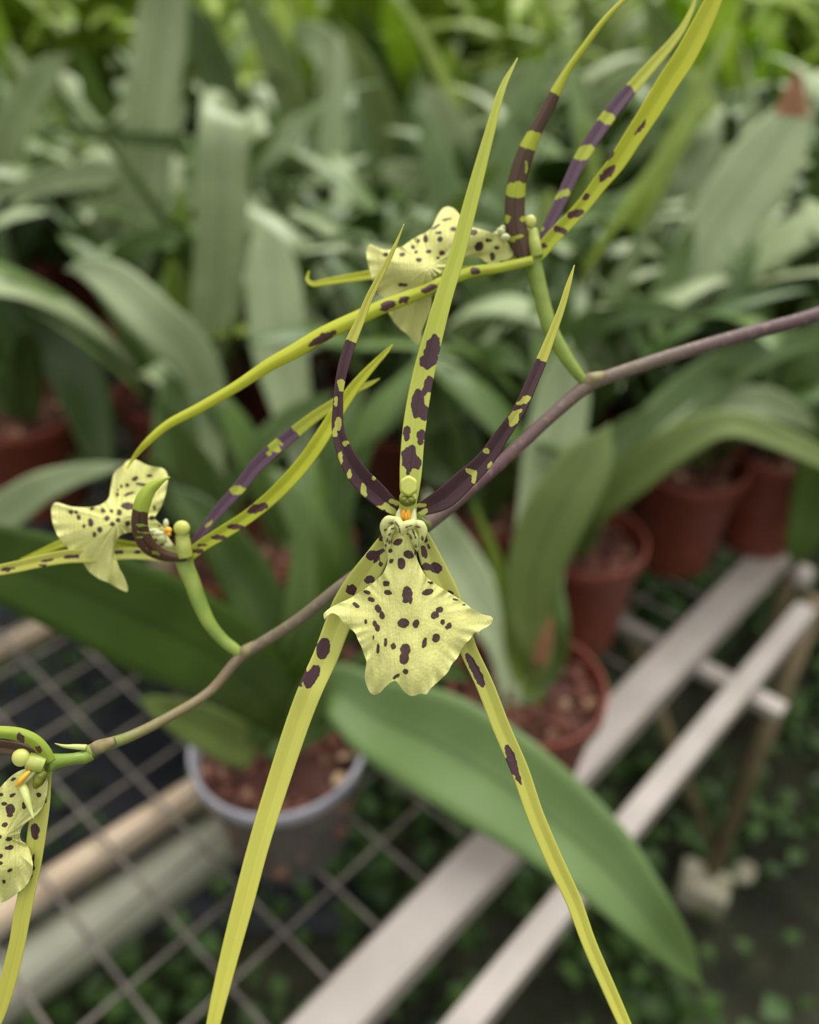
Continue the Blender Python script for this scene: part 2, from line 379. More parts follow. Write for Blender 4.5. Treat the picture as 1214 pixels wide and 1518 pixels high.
# --- front flower
f1 = flower([(634, 780, .1965, 7), (627, 777, .192, 7.5), (618, 771, .185, 8), (610, 764, .1775, 9), (606, 756, .1718, 10)])
Z6 = lambda l: zc(450, 380, .3707, l)
Z1 = lambda l: zc(450, 660, .2636, l)
tepal('dorsal_sepal', f1, [(606, 760, .1735, 9), (608, 713, .174, 15.5), (613.5, 639, .176, 16.8), (625.5, 565, .178, 16), (641, 502, .179, 14.5), (658, 440, .18, 12.8), (677, 380, .181, 11.5), (698, 300, .182, 10.5), (725, 199, .183, 7.5), (745, 130, .184, 5), (767, 86, .185, .8)], 'tepal_up',
      dark=Z6([(512, 382, 62, 150, 13), (487, 420, 50, 60, 10), (498, 530, 40, 110, 8), (455, 590, 54, 120, 5), (480, 615, 66, 80, 5), (411, 710, 28, 66, 8), (471, 722, 32, 66, 5), (430, 830, 84, 76), (412, 800, 44, 70), (432, 780, 40, 50), (412, 868, 26, 60)]),
      light=Z6([(502, 575, 36, 60), (396, 862, 26, 44), (448, 876, 40, 50)]), n=200)
tepal('petal', f1, [(594, 758, .1715, 9), (577, 748, .1705, 12.5), (557.5, 731, .17, 15.5), (531.5, 705, .169, 15.5), (511, 669, .1685, 12), (501, 636, .1685, 9), (501, 602, .1685, 7.5), (502, 580, .1685, 7), (509, 543, .1687, 8), (520.5, 506, .1694, 8), (533.5, 476, .1698, 6.5), (546.5, 443, .17, 5.5), (563, 410, .17, 4.6), (583, 370, .17, 2.8), (599, 332, .17, .6)], 'tepal',
      until=(519, 505), light=Z6([(152, 515, 40, 50), (128, 580, 18, 40), (138, 670, 34, 60), (124, 705, 22, 40), (168, 748, 26, 22), (147, 808, 18, 50), (181, 872, 18, 42), (238, 937, 22, 60, -10), (345, 1012, 30, 76, -42), (362, 980, 44, 18, 12), (303, 1008, 22, 30, -40), (282, 888, 16, 12)]), fold=.55, n=190)
tepal('petal', f1, [(618, 758, .1715, 8), (634, 751, .171, 12), (657.6, 739, .17, 16), (687, 713, .1695, 15.5), (717, 684, .169, 13), (743, 647, .1685, 11), (761, 621, .168, 9.5), (774, 599, .168, 9), (789, 565, .1685, 9), (802, 536, .169, 8), (817, 498, .1695, 6.5), (832, 458, .17, 5), (843, 421, .1705, 3.6), (851.5, 393, .171, .7)], 'tepal',
      until=(803, 535), light=Z6([(882, 576, 70, 26, -28), (838, 650, 44, 70, 15), (858, 620, 40, 18, -20), (729, 776, 26, 22), (668, 862, 50, 20, 30), (684, 882, 20, 60, 12), (747, 835, 14, 30, 30), (468, 994, 50, 16, -8), (474, 1028, 60, 24, -30)]), fold=.5, n=180)
tepal('lateral_sepal', f1, [(590, 775, .1725, 8), (574, 800, .1722, 12), (558, 828, .172, 17), (536, 862, .173, 21), (514, 897, .1735, 21), (499, 930, .1733, 19), (483, 972, .172, 18.5), (462, 1018, .1695, 18), (444, 1064, .1685, 17.5), (413, 1157, .166, 16.5), (384.5, 1249, .163, 15.5), (360, 1341, .16, 15), (336, 1433, .157, 13), (316, 1518, .154, 10), (302, 1590, .152, 5), (292, 1650, .15, .8)], 'tepal',
      dark=[(479, 961.5, 11, 16.5, 12), (466, 998, 8, 13, 15), (459.5, 1006, 10, 15, 25), (449, 1003, 3, 14, 20)]+Z1([(385, 618, 64, 54), (432, 600, 64, 28, -30), (410, 640, 30, 60, 30), (375, 757, 64, 48), (437, 672, 24, 24), (265, 810, 60, 64), (433, 518, 26, 36)]), n=220, fold=.4)
tepal('lateral_sepal', f1, [(612, 772, .1725, 8), (627, 800, .1722, 12), (643, 840, .172, 17), (662, 881, .1715, 18), (680, 925, .171, 15), (695, 965, .1705, 13), (718, 1014, .17, 13), (743, 1078, .169, 13), (771, 1143, .1675, 13), (793, 1207, .166, 12.5), (820, 1271, .1645, 12.5), (850, 1335, .163, 11.5), (874, 1400, .161, 10.5), (902, 1464, .159, 10), (926, 1518, .157, 9), (955, 1580, .154, 4), (970, 1620, .152, .8)], 'tepal',
      dark=[(704, 992, 7.5, 27, -28), (710, 1006, 5, 14, -20), (758, 1128, 7.5, 26, -17), (766, 1148, 4, 18, -20)]+Z1([(674, 598, 36, 72, -15), (690, 683, 56, 44), (746, 692, 76, 64), (708, 566, 26, 28), (682, 522, 28, 44, -20), (830, 830, 40, 20)]), n=220, fold=.4)
lip1 = [(440, 470), (446, 436), (480, 418), (520, 415), (560, 425), (600, 425), (640, 430), (672, 455), (682, 500), (668, 560), (640, 592), (632, 620), (650, 670), (690, 745), (770, 800), (850, 848), (905, 885), (960, 930), (1010, 955), (1050, 960), (1068, 975), (1058, 1005), (1030, 1025), (992, 1040), (985, 1072), (974, 1050), (958, 1055), (940, 1090), (905, 1120), (885, 1155), (868, 1195), (832, 1232), (815, 1275), (780, 1310), (745, 1340), (712, 1372), (690, 1405), (660, 1395), (630, 1408), (600, 1412), (565, 1388), (540, 1352), (520, 1325), (495, 1330), (460, 1358), (435, 1390), (400, 1408), (375, 1395), (352, 1350), (342, 1305), (348, 1260), (355, 1215), (338, 1175), (328, 1140), (305, 1095), (290, 1055), (265, 1035), (235, 1010), (212, 985), (190, 955), (160, 942), (130, 962), (118, 985), (108, 950), (140, 920), (190, 892), (260, 862), (330, 818), (400, 768), (448, 722), (474, 660), (470, 600), (455, 560), (445, 520)]
s1 = Z1([(530, 545, 54, 36, -25), (590, 615, 60, 50, 20), (550, 665, 48, 70), (492, 650, 30, 24, -25), (465, 778, 40, 32), (475, 828, 46, 30, 15), (358, 826, 46, 22, 15), (380, 868, 46, 26, 20), (294, 898, 44, 24, 35), (583, 840, 58, 96), (600, 870, 24, 50), (570, 872, 24, 36), (697, 826, 68, 38, -15), (712, 773, 36, 14, 10), (418, 920, 34, 50, -20), (440, 955, 30, 50, -10), (738, 955, 48, 44, -35), (765, 925, 46, 36, -30), (562, 1001, 66, 54), (632, 1004, 38, 54, 12), (350, 993, 20, 26), (400, 1005, 26, 40, -20), (416, 1030, 28, 40, -10), (783, 994, 30, 30, -20), (814, 1018, 46, 30, -50), (393, 1084, 10, 28), (461, 1110, 20, 50), (505, 1130, 30, 38), (418, 1145, 20, 60), (573, 1150, 58, 70), (566, 1195, 56, 76, 5), (680, 1112, 28, 60, 15), (745, 1085, 42, 52, 20), (573, 1272, 34, 30), (520, 1300, 52, 20, -35), (855, 868, 34, 12, 10), (900, 897, 28, 9), (490, 545, 14, 40, 20), (488, 593, 24, 22), (628, 565, 12, 50), (630, 605, 16, 26), (462, 560, 8, 44, 10)])
lipd = [(598, 776, -.5), (574, 800, .3), (622, 800, .3), (598, 810, -1.6), (580, 830, -.5), (614, 830, -.5), (600, 850, -1.8), (560, 870, -.3), (640, 870, -.3), (601, 890, -2.6), (520, 890, .6), (690, 895, .8), (482, 911, -.2), (496, 930, -1.2), (508, 905, -.6), (729, 920, .6), (712, 930, -.6), (545, 930, -2), (655, 935, -2.2), (600, 940, -3.2), (545, 985, -2.4), (680, 965, -1.2), (555, 1028, -2.2), (587, 1005, -4.5), (620, 1028, -4), (600, 975, -4.4), (650, 990, -3.6), (572, 975, -3.6)]
sheet('lip', f1, [(450+x*.2636, 660+y*.2636) for x, y in lip1], lipd, 'lip', s1, d0=.169, step=1.3, ripple=.00045, seed=3)
# callus: pale folded ridges at the top of the lip
Z5 = lambda x, y: (540+x*.11532, 690+y*.11532)
cal = MB(); cs = []
def ridge(pts, mb, mat_r=1.):
    P = [W(*Z5(x, y), d) for x, y, r, d in pts]; r = [q[2]*1.65*.11532*.168/F_PX for q in pts]
    V, Fc, t = tube(P, r, 14, 18); mb.add(V, Fc, t=t)
ridge([(370, 690, 26, .1685), (430, 720, 34, .1668), (460, 780, 36, .1662), (480, 850, 26, .1662), (495, 890, 10, .167)], cal)
ridge([(640, 730, 28, .1672), (590, 760, 40, .1662), (540, 770, 36, .166), (505, 820, 26, .166), (500, 880, 10, .167)], cal)
ridge([(395, 690, 22, .1672), (310, 705, 40, .1678), (262, 780, 40, .1683), (262, 880, 26, .1687), (280, 960, 10, .169)], cal)
ridge([(400, 770, 16, .1668), (360, 810, 30, .1673), (320, 870, 30, .1677), (310, 950, 24, .1682), (325, 1060, 12, .1688)], cal)
ridge([(640, 740, 22, .1672), (710, 765, 42, .1677), (745, 840, 42, .168), (730, 950, 30, .1682), (700, 1040, 12, .169)], cal)
ridge([(560, 800, 16, .1668), (600, 850, 32, .1668), (640, 920, 32, .1672), (660, 1000, 24, .1678), (670, 1080, 10, .1686)], cal)
def sheet_color(o, dark):
    pass
co = cal.build('callus', M['knot'], f1)
st = MB()
for (x1, y1, x2, y2, r) in [(330, 735, 370, 735, 9), (310, 745, 330, 735, 5), (255, 835, 290, 815, 9), (395, 720, 445, 790, 9), (445, 790, 455, 850, 8), (340, 820, 395, 800, 8), (310, 900, 345, 870, 9), (290, 985, 300, 930, 10), (530, 800, 560, 780, 9), (565, 780, 620, 770, 6), (660, 780, 720, 795, 10), (620, 820, 650, 900, 9), (650, 900, 665, 940, 8), (580, 890, 610, 950, 12), (440, 860, 470, 850, 9), (540, 880, 575, 885, 9), (745, 900, 750, 970, 12), (320, 1010, 330, 960, 10), (655, 1020, 668, 1060, 12)]:
    a = W(*Z5(x1, y1), .1658); b = W(*Z5(x2, y2), .1658)
    best = []
    for q, (x, y) in ((a, (x1, y1)), (b, (x2, y2))): best.append(q)
    V0 = np.concatenate(cal.V)
    pts = []
    for k in np.linspace(0, 1, 4):
        x, y = x1+(x2-x1)*k, y1+(y2-y1)*k; dd = W(*Z5(x, y), 1.)-CAM; dn = dd/np.linalg.norm(dd)
        rel = V0-CAM; al = rel@dn; off = np.linalg.norm(rel-al[:, None]*dn, axis=1); sel = off < .00035
        dist = al[sel].min() if sel.any() else np.linalg.norm(dd)*.1675
        pts.append(CAM+dn*(dist-.00003))
    rr = r*.11532*.167/F_PX
    V, Fc, t = tube(pts, [rr*.6, rr*1.5, rr*1.3, rr*.5], 6); st.add(V, Fc)
M['stripe'] = simple('callus_stripe', (104, 104, 60), (78, 62, 48), 500, .5)
st.build('callus_stripes', M['stripe'], f1)

def column(parent, base, top, r0, r1, d, capc, capr, capd, hexa=False):
    c = px_tube('column', parent, [(base[0], base[1], d, r0), ((base[0]*.6+top[0]*.4), (base[1]*.6+top[1]*.4), d-.0003, (r0+r1)/2*1.02), (top[0], top[1], capd+.001, r1)], 'column', 16, 14)
    k = d/F_PX
    def fn(V):
        if not hexa: return V
        a = np.arctan2(V[:, 1], V[:, 0]); q = 1-.038*(1+np.cos(6*(a-math.pi/2+math.pi/6)))*.9
        V = V*np.column_stack([q, q, np.ones(len(V))]); V[:, 2] = np.clip(V[:, 2], -1, .62)
        return V
    V, Fc = blob(W(capc[0], capc[1], capd), np.array([capr[0]*k, capr[1]*k, capr[0]*k*.8]), 4, CAMAX, fn)
    make('anther_cap', V, Fc, M['cap'], parent)
    return c
column(f1, (604, 772), (605, 735), 14, 13, .1712, (605.7, 720.5), (14.2, 15.8), .1686, True)
mb = MB()
for x, y, rx, ry in [(508, 452, 62, 58), (600, 456, 62, 58), (550, 480, 74, 50)]:
    V, Fc = blob(W(*Z5(x, y), .1684), np.array([rx*.11532, ry*.11532, 7])*.168/F_PX, 3, CAMAX); mb.add(V, Fc)
mb.build('stigma', M['stigma'], f1)
mb = MB()
for x, y, rx, ry, d in [(505, 635, 36, 78, .169), (568, 635, 34, 74, .169), (535, 660, 26, 62, .1687)]:
    V, Fc = blob(W(*Z5(x, y), d), np.array([rx*.11532, ry*.11532, 4])*.168/F_PX, 3, CAMAX); mb.add(V, Fc)
mb.build('orange_patch', M['orange'], f1)
mb = MB()
for a in ([(462, 560, 14, .1697), (445, 620, 24, .1695), (440, 700, 34, .1692)], [(640, 560, 12, .1697), (632, 630, 24, .1695), (625, 710, 34, .1692)]): ridge(a, mb)
mb.build('column_foot', M['white'], f1)
V, Fc = blob(W(*Z5(553, 428), .1682), np.array([1.8, 2.4, 2])*.168/F_PX, 2, CAMAX); make('rostellum', V, Fc, M['stripe'], f1)

# --- upper right flower
f2 = flower([(868, 568, .2045, 7), (854, 551, .204, 8.5), (836, 525, .2035, 10.5), (819, 495, .203, 11.5), (808, 462, .2025, 11.5), (800, 430, .202, 11.5), (793, 400, .2015, 12.5), (787, 380, .201, 14)])
Zf = lambda l: zc(700, 0, .3295, l); Z2 = lambda l: zc(440, 280, .379, l)
tepal('petal', f2, [(777, 388, .1995, 9), (771, 362, .199, 14.5), (764, 330, .1985, 15), (763.5, 296, .198, 14.5), (767.5, 264, .1975, 13), (779, 227, .197, 12.5), (792, 198, .1965, 10), (808, 168, .196, 9.5), (823, 138, .1955, 8), (841, 105, .195, 5.5), (865, 71, .194, 4.8), (894, 32, .193, 4.2), (928, -2, .192, 3.2), (962, -26, .191, .6)], 'tepal_o',
      until=(822, 140), light=Zf([(272, 636, 140, 84, 10), (200, 855, 110, 72, -6), (160, 987, 30, 34), (232, 987, 36, 22), (200, 1068, 90, 16, -18), (180, 1078, 30, 26), (240, 760, 6, 60)]), fold=-.5, n=170)
tepal('petal', f2, [(799, 368, .2025, 5), (812, 336, .203, 7.5), (827, 306, .2035, 8.5), (842, 273.5, .204, 9), (858, 240.5, .2045, 10), (878, 207.6, .205, 10.5), (898, 178, .2055, 10.5), (921, 148, .206, 10), (947, 119, .2065, 9), (973.5, 89, .207, 8), (996.5, 62.6, .2075, 6.5), (1014, 38, .208, 5), (1027, 10, .2085, 3), (1033, -12, .209, .8)], 'tepal_v',
      until=(935, 131), light=Zf([(600, 532, 120, 50, 28), (505, 688, 100, 66, -22), (412, 872, 66, 34, -20), (380, 885, 30, 18, -40), (312, 1030, 30, 16)]), fold=.35, n=160)
tepal('lateral_sepal', f2, [(792, 384, .2, 8), (800, 375, .2, 10), (822, 349, .1995, 10.5), (845, 326, .199, 10.5), (868, 300, .1985, 10.5), (888, 273.5, .198, 11.5), (912, 244, .197, 13), (938, 204, .196, 14), (963.6, 165, .195, 15), (990, 122, .194, 16), (1014, 86, .193, 16), (1037, 43, .192, 15), (1058, 0, .191, 12), (1078, -40, .19, 7), (1092, -70, .189, .8)], 'tepal_r',
      dark=Zf([(395, 1035, 62, 30, 20), (465, 962, 84, 40, -12), (512, 885, 28, 36, 30), (608, 780, 100, 42, -44), (622, 705, 50, 12, -55), (755, 578, 84, 20, -50), (318, 1108, 40, 24, -10)]), fold=.5, n=180)
tepal('lateral_sepal', f2, [(790, 386, .1985, 7), (768, 391, .198, 7), (735.6, 398, .197, 7.5), (705, 402, .196, 8), (682, 409, .1955, 8.5), (652, 420, .195, 8.5), (629.5, 431, .1945, 9), (599, 443, .194, 10), (565, 456, .1935, 10.5), (527, 473, .193, 11), (478, 496, .1925, 11), (440, 519, .1925, 11), (399.5, 541, .193, 9.5), (350, 573.5, .194, 8), (296.5, 604.5, .195, 7.5), (247, 631, .196, 6.5), (214, 660, .197, 5), (198, 679, .2, 3), (188, 695, .2, .6)], 'tepal_r',
      dark=Z2([(695, 322, 42, 26), (515, 392, 64, 22, -22), (420, 434, 50, 20, -22), (355, 458, 64, 32, -20), (100, 585, 130, 30, -28)]), n=200, fold=-.4)
tepal('dorsal_sepal', f2, [(775, 385, .204, 7), (735, 398, .206, 7), (680, 402, .208, 7), (610, 403, .21, 7), (554, 407, .211, 7), (516, 412.6, .212, 6), (481.7, 418, .2125, 5), (463, 421, .213, 3.5), (455.4, 414, .213, 2.8), (458, 402, .213, .8)], 'tepal_r', n=110, fold=.4)
lip2 = [(848, 262), (842, 238), (815, 195), (790, 180), (760, 172), (720, 158), (680, 148), (650, 120), (630, 92), (612, 74), (590, 68), (568, 76), (548, 108), (530, 150), (505, 170), (470, 186), (440, 205), (415, 225), (375, 236), (340, 238), (305, 222), (285, 212), (272, 235), (272, 270), (285, 325), (310, 400), (345, 432), (355, 480), (375, 515), (400, 545), (430, 568), (455, 595), (475, 613), (488, 590), (488, 555), (505, 520), (522, 480), (530, 430), (532, 395), (530, 350), (560, 330), (580, 322), (590, 295), (640, 268), (665, 275), (690, 270), (720, 270), (745, 292), (775, 298), (820, 280)]
s2 = Z2([(612, 157, 26, 18), (560, 197, 24, 22), (504, 196, 20, 30), (475, 203, 16, 16), (455, 228, 18, 16), (515, 245, 22, 14), (465, 247, 18, 12), (477, 278, 24, 18), (412, 257, 26, 16), (348, 257, 22, 18), (568, 250, 26, 20), (553, 270, 14, 12), (712, 225, 32, 42, 20), (765, 265, 22, 34), (690, 170, 36, 22), (780, 230, 22, 14), (555, 172, 26, 12), (545, 148, 40, 10, -30), (750, 202, 28, 14), (585, 120, 40, 8, -10), (415, 375, 40, 14), (640, 265, 24, 14), (820, 285, 60, 10)])
ld2 = [(755, 370, 0), (735, 350, -2), (700, 345, -4), (700, 385, -1), (665, 312, 4), (660, 350, -3), (640, 330, 1), (640, 385, -3.5), (600, 360, 0), (610, 380, -4), (560, 365, 0), (548, 370, 2.5), (550, 400, -1), (585, 390, -4.5), (630, 402, -6), (600, 420, -3), (575, 450, 0), (600, 455, -1), (620, 508, 3), (638, 450, -1), (570, 430, 0)]
sheet('lip', f2, [(440+x*.379, 280+y*.379) for x, y in lip2], ld2, 'lip', s2, d0=.2, step=1.5, ripple=.0005, seed=5)
column(f2, (796, 381), (789, 342), 9.5, 8.5, .1998, (786.5, 328), (8.8, 9.5), .1995)
mb = MB()
for u, v, r, d in [(742, 343, 7, .1985), (749, 352, 7, .198), (736, 347, 5, .1985), (745, 337, 4, .1985)]:
    V, Fc = blob(W(u, v, d), np.array([r, r*.8, r])*.2/F_PX, 3, CAMAX); mb.add(V, Fc)
mb.build('callus', M['white'], f2)

# --- left flower
f3 = flower([(357, 971, .2, 7), (350, 964, .2, 8.5), (330, 948, .2, 9), (311, 925, .2, 10), (296, 894, .2, 11.5), (285, 863, .2, 12), (275, 839, .2, 12.5), (272, 822, .2, 13.5)])
Z3 = lambda l: zc(0, 600, .346, l)
tepal('petal', f3, [(283, 818, .2, 5), (288, 806, .2, 6.5), (304.5, 783, .2, 7.5), (325, 756, .2, 8.5), (353, 724.6, .2, 9.5), (380.6, 690, .2, 10.5), (408, 665, .2, 10.5), (437, 641, .2, 9.5), (462, 621, .199, 8.5), (490, 602, .198, 7.5), (524, 580, .197, 5.5), (548, 569, .197, 3.5), (563, 561, .197, .8)], 'tepal_v',
      until=(438, 640), light=Z3([(1020, 366, 66, 42, 10), (1175, 182, 66, 40, 35), (1150, 210, 30, 20, 0), (895, 510, 40, 16, -40)])+[(412, 655, 10, 4, 30)], fold=.35, n=150)
tepal('lateral_sepal', f3, [(276, 827, .1985, 8), (283, 821, .198, 9), (301, 807.6, .197, 9), (332, 788.6, .196, 10), (367, 766, .195, 10), (398, 741, .194, 10.5), (424, 716, .193, 11), (452, 684, .1925, 11), (473, 654, .192, 11), (491, 625, .192, 10.3), (513, 591, .1915, 9), (535, 562, .191, 7.3), (557.5, 537, .1905, 5), (572, 522, .19, 3.5), (582, 511, .19, .8)], 'tepal_r',
      dark=Z3([(1105, 443, 92, 44, -12), (1008, 523, 76, 28, 6), (940, 570, 66, 26, 8), (868, 600, 44, 14), (845, 627, 60, 20, 0)]), fold=.5, n=170)
tepal('petal', f3, [(276, 828, .197, 4), (262, 827, .196, 6), (240, 822, .194, 9), (220, 809, .191, 12), (208.5, 787, .189, 12.5), (207.6, 762, .1875, 12), (213, 741, .187, 12), (222, 726, .187, 9.5), (233, 717, .187, 6.5), (243, 711, .187, 3), (252, 707.5, .187, 1.3)], 'tepal_g',
      until=(208, 757), light=Z3([(600, 514, 90, 8, 5), (610, 545, 50, 7, 10), (650, 625, 60, 7, 30), (600, 566, 30, 6)]), fold=-.5, n=110)
tepal('lateral_sepal', f3, [(270, 828, .2, 6), (240, 826, .2, 7), (205, 821, .2, 8.5), (175, 821, .2, 9), (140, 824, .1995, 9.5), (100, 825, .199, 10), (60, 832, .1985, 9), (25, 840, .198, 8.5), (-15, 848, .1975, 7.5), (-60, 858, .197, 6), (-130, 872, .196, .8)], 'tepal',
      dark=Z3([(510, 632, 50, 18, -5), (592, 630, 34, 18), (640, 645, 30, 8), (415, 637, 50, 10, -30), (310, 650, 76, 20, -3), (205, 668, 60, 14, -12), (185, 688, 40, 10), (30, 706, 50, 22, -15), (55, 700, 30, 12)]), fold=.4, n=150)
tepal('dorsal_sepal', f3, [(262, 815, .205, 5), (200, 810, .208, 6), (130, 800, .21, 6), (95, 805, .211, 6), (70, 815, .212, 5), (42, 826, .213, 2.5), (30, 829, .213, .8)], 'tepal_r', n=70)
lip3 = [(772, 640), (745, 600), (720, 570), (700, 520), (660, 490), (668, 472), (690, 440), (706, 395), (716, 345), (720, 310), (712, 285), (695, 270), (660, 266), (625, 258), (595, 240), (570, 232), (545, 238), (525, 262), (500, 280), (484, 300), (475, 350), (468, 400), (440, 425), (400, 438), (350, 440), (300, 436), (260, 422), (235, 417), (218, 440), (220, 480), (228, 520), (250, 570), (285, 610), (325, 645), (352, 662), (362, 690), (385, 720), (425, 748), (470, 765), (510, 790), (548, 806), (546, 775), (528, 730), (510, 700), (498, 665), (490, 620), (496, 585), (512, 560), (555, 545), (590, 548), (620, 590), (660, 622), (710, 645), (760, 652)]
s3 = Z3([(579, 317, 32, 20, -20), (640, 304, 24, 14), (545, 345, 18, 18), (520, 350, 14, 16), (612, 343, 40, 12, 10), (592, 338, 20, 10), (502, 385, 14, 20), (505, 365, 10, 10), (553, 382, 50, 12, -20), (548, 434, 60, 30, 5), (441, 453, 24, 22), (478, 455, 18, 16), (511, 461, 22, 26), (458, 486, 22, 24), (506, 495, 20, 20), (481, 512, 22, 20), (305, 460, 22, 20), (326, 462, 14, 14), (337, 483, 20, 26), (389, 505, 24, 38, -10), (360, 521, 16, 16), (427, 536, 22, 28), (405, 556, 18, 26), (545, 511, 22, 24), (393, 447, 18, 16), (662, 440, 12, 24), (650, 484, 28, 18), (640, 538, 24, 12), (676, 580, 36, 14), (694, 600, 30, 10), (650, 556, 30, 8), (680, 520, 20, 8)])
ld3 = [(265, 822, 0), (245, 800, -1), (232, 775, 0), (225, 770, 0), (205, 745, 1), (240, 735, 1), (247, 700, 3), (220, 690, 4), (197, 682, 5.5), (170, 700, 5), (163, 738, 3), (200, 720, 3), (195, 765, -1.5), (150, 752, 0), (120, 752, 1), (80, 746, 2), (77, 775, 0), (100, 805, 0), (125, 828, 0), (150, 790, -3), (172, 795, -1.5), (170, 812, -1), (130, 845, 1), (160, 855, 0), (187, 877, 1.5), (175, 835, -.5), (200, 790, 0), (230, 820, 1)]
sheet('lip', f3, [(x*.346, 600+y*.346) for x, y in lip3], ld3, 'lip', s3, d0=.1995, step=1.4, ripple=.0005, seed=9)
column(f3, (274, 826), (270, 792), 12.5, 10, .1975, (269.5, 783), (12, 11.5), .1962)
mb = MB()
for u, v, ru, rv, d in [(228, 787, 9, 4, .1965), (240, 798, 8, 6, .196), (246, 776, 4, 7, .1965), (236, 791, 9, 4, .196), (250, 808, 7, 5, .1965)]:
    V, Fc = blob(W(u, v, d), np.array([ru, rv, 4])*.197/F_PX, 3, CAMAX); mb.add(V, Fc)
mb.build('callus', M['white'], f3)
mb = MB()
for u, v, ru, rv in [(249, 786, 6, 5), (250, 792, 4, 3)]:
    V, Fc = blob(W(u, v, .1955), np.array([ru, rv, 3.5])*.197/F_PX, 3, CAMAX); mb.add(V, Fc)
mb.build('orange_patch', M['orange'], f3)

# --- lower left flower
f4 = flower([(136, 1117, .1765, 9.5), (125, 1122, .176, 10), (109, 1125, .1745, 8.5), (92, 1127, .173, 9.5), (80, 1129, .172, 12), (70, 1131, .171, 14.5)])
Z4 = lambda l: zc(0, 1020, .3295, l)
tepal('petal', f4, [(74, 1130, .1695, 9), (66, 1114, .169, 10), (52, 1099, .1685, 10), (33, 1090, .168, 10), (8, 1086, .1675, 9.5), (-25, 1087, .167, 9), (-70, 1100, .166, 5), (-100, 1115, .165, .8)], 'tepal_g', dark=Z4([(95, 225, 34, 54, -25), (178, 275, 24, 40, -30), (125, 262, 20, 12, 40), (10, 232, 60, 8)]), n=90, fold=-.55)
tepal('dorsal_sepal', f4, [(62, 1126, .173, 6), (42, 1116, .1735, 9), (15, 1109, .174, 10), (-20, 1107, .1745, 10), (-80, 1112, .175, 6), (-130, 1120, .176, .8)], 'tepal_o', until=(-60, 1110), n=70)
tepal('lateral_sepal', f4, [(72, 1140, .1725, 6), (66, 1155, .1725, 10), (61, 1190, .172, 13), (55, 1230, .1715, 14), (48, 1280, .171, 13), (40, 1320, .1705, 12.5), (32, 1360, .17, 12.5), (25, 1400, .1695, 12), (13, 1450, .169, 12), (0, 1500, .1685, 9), (-14, 1540, .168, 5), (-25, 1570, .168, .8)], 'tepal', dark=Z4([(160, 640, 44, 74, -8), (148, 800, 18, 110, 8), (132, 852, 26, 50, 25), (205, 480, 10, 60)]), n=150, fold=.3)
lip4 = [(112, 363), (80, 376), (50, 396), (20, 425), (-20, 470), (-90, 500), (-150, 620), (-170, 760), (-130, 900), (-70, 960), (0, 968), (35, 955), (75, 925), (110, 900), (132, 868), (146, 830), (148, 795), (138, 740), (118, 700), (95, 690), (88, 665), (92, 640), (110, 612), (140, 590), (165, 570), (190, 540), (206, 500), (216, 445), (212, 405), (190, 385), (150, 378)]
s4 = Z4([(45, 545, 42, 50, 10), (45, 572, 30, 16), (110, 527, 26, 34), (20, 520, 28, 18), (20, 615, 30, 22, -25), (40, 680, 34, 20, -15), (42, 717, 40, 22, -10), (3, 757, 20, 20), (5, 788, 20, 18), (45, 820, 26, 18, -30), (17, 870, 16, 20), (175, 481, 24, 20, 20), (55, 483, 30, 16, -35), (60, 410, 26, 14, -25), (0, 670, 18, 20), (5, 480, 24, 16), (100, 450, 30, 10, 30), (-40, 600, 30, 30), (-60, 700, 30, 30), (-50, 820, 30, 24)])
ld4 = [(37, 1143, 0), (65, 1150, 1), (60, 1195, 1), (40, 1190, -1.5), (20, 1190, -1), (0, 1180, 0), (30, 1220, -1), (32, 1245, .5), (10, 1240, -2.5), (-30, 1220, 0), (45, 1275, -1), (30, 1300, -1.5), (15, 1330, -1), (0, 1290, -3.5), (-30, 1280, -2), (-40, 1320, 0), (20, 1265, -2)]
sheet('lip', f4, [(x*.3295, 1020+y*.3295) for x, y in lip4], ld4, 'lip', s4, d0=.17, step=1.4, ripple=.0004, seed=12)
column(f4, (66, 1134), (42, 1128), 13, 12.5, .1695, (31, 1123), (13, 13), .168)
px_tube('callus', f4, [(31, 1160, .1685, 5), (36, 1172, .1675, 7), (41, 1188, .1665, 5), (46, 1203, .166, 3), (50, 1214, .1655, .6)], 'tooth', 12, 20)
px_tube('stigma', f4, [(66, 1143, .169, 5), (60, 1152, .1685, 9), (56, 1160, .168, 8), (52, 1168, .168, 3)], 'stigma', 12, 12)
px_tube('orange_patch', f4, [(45, 1143, .168, 2.5), (38, 1149, .1675, 4), (30, 1158, .167, 4), (24, 1166, .167, 2)], 'orange', 10, 12)
px_tube('column_foot', f4, [(52, 1143, .169, 5), (42, 1152, .1685, 5), (33, 1160, .1685, 5), (27, 1170, .1685, 3)], 'white', 10, 12)

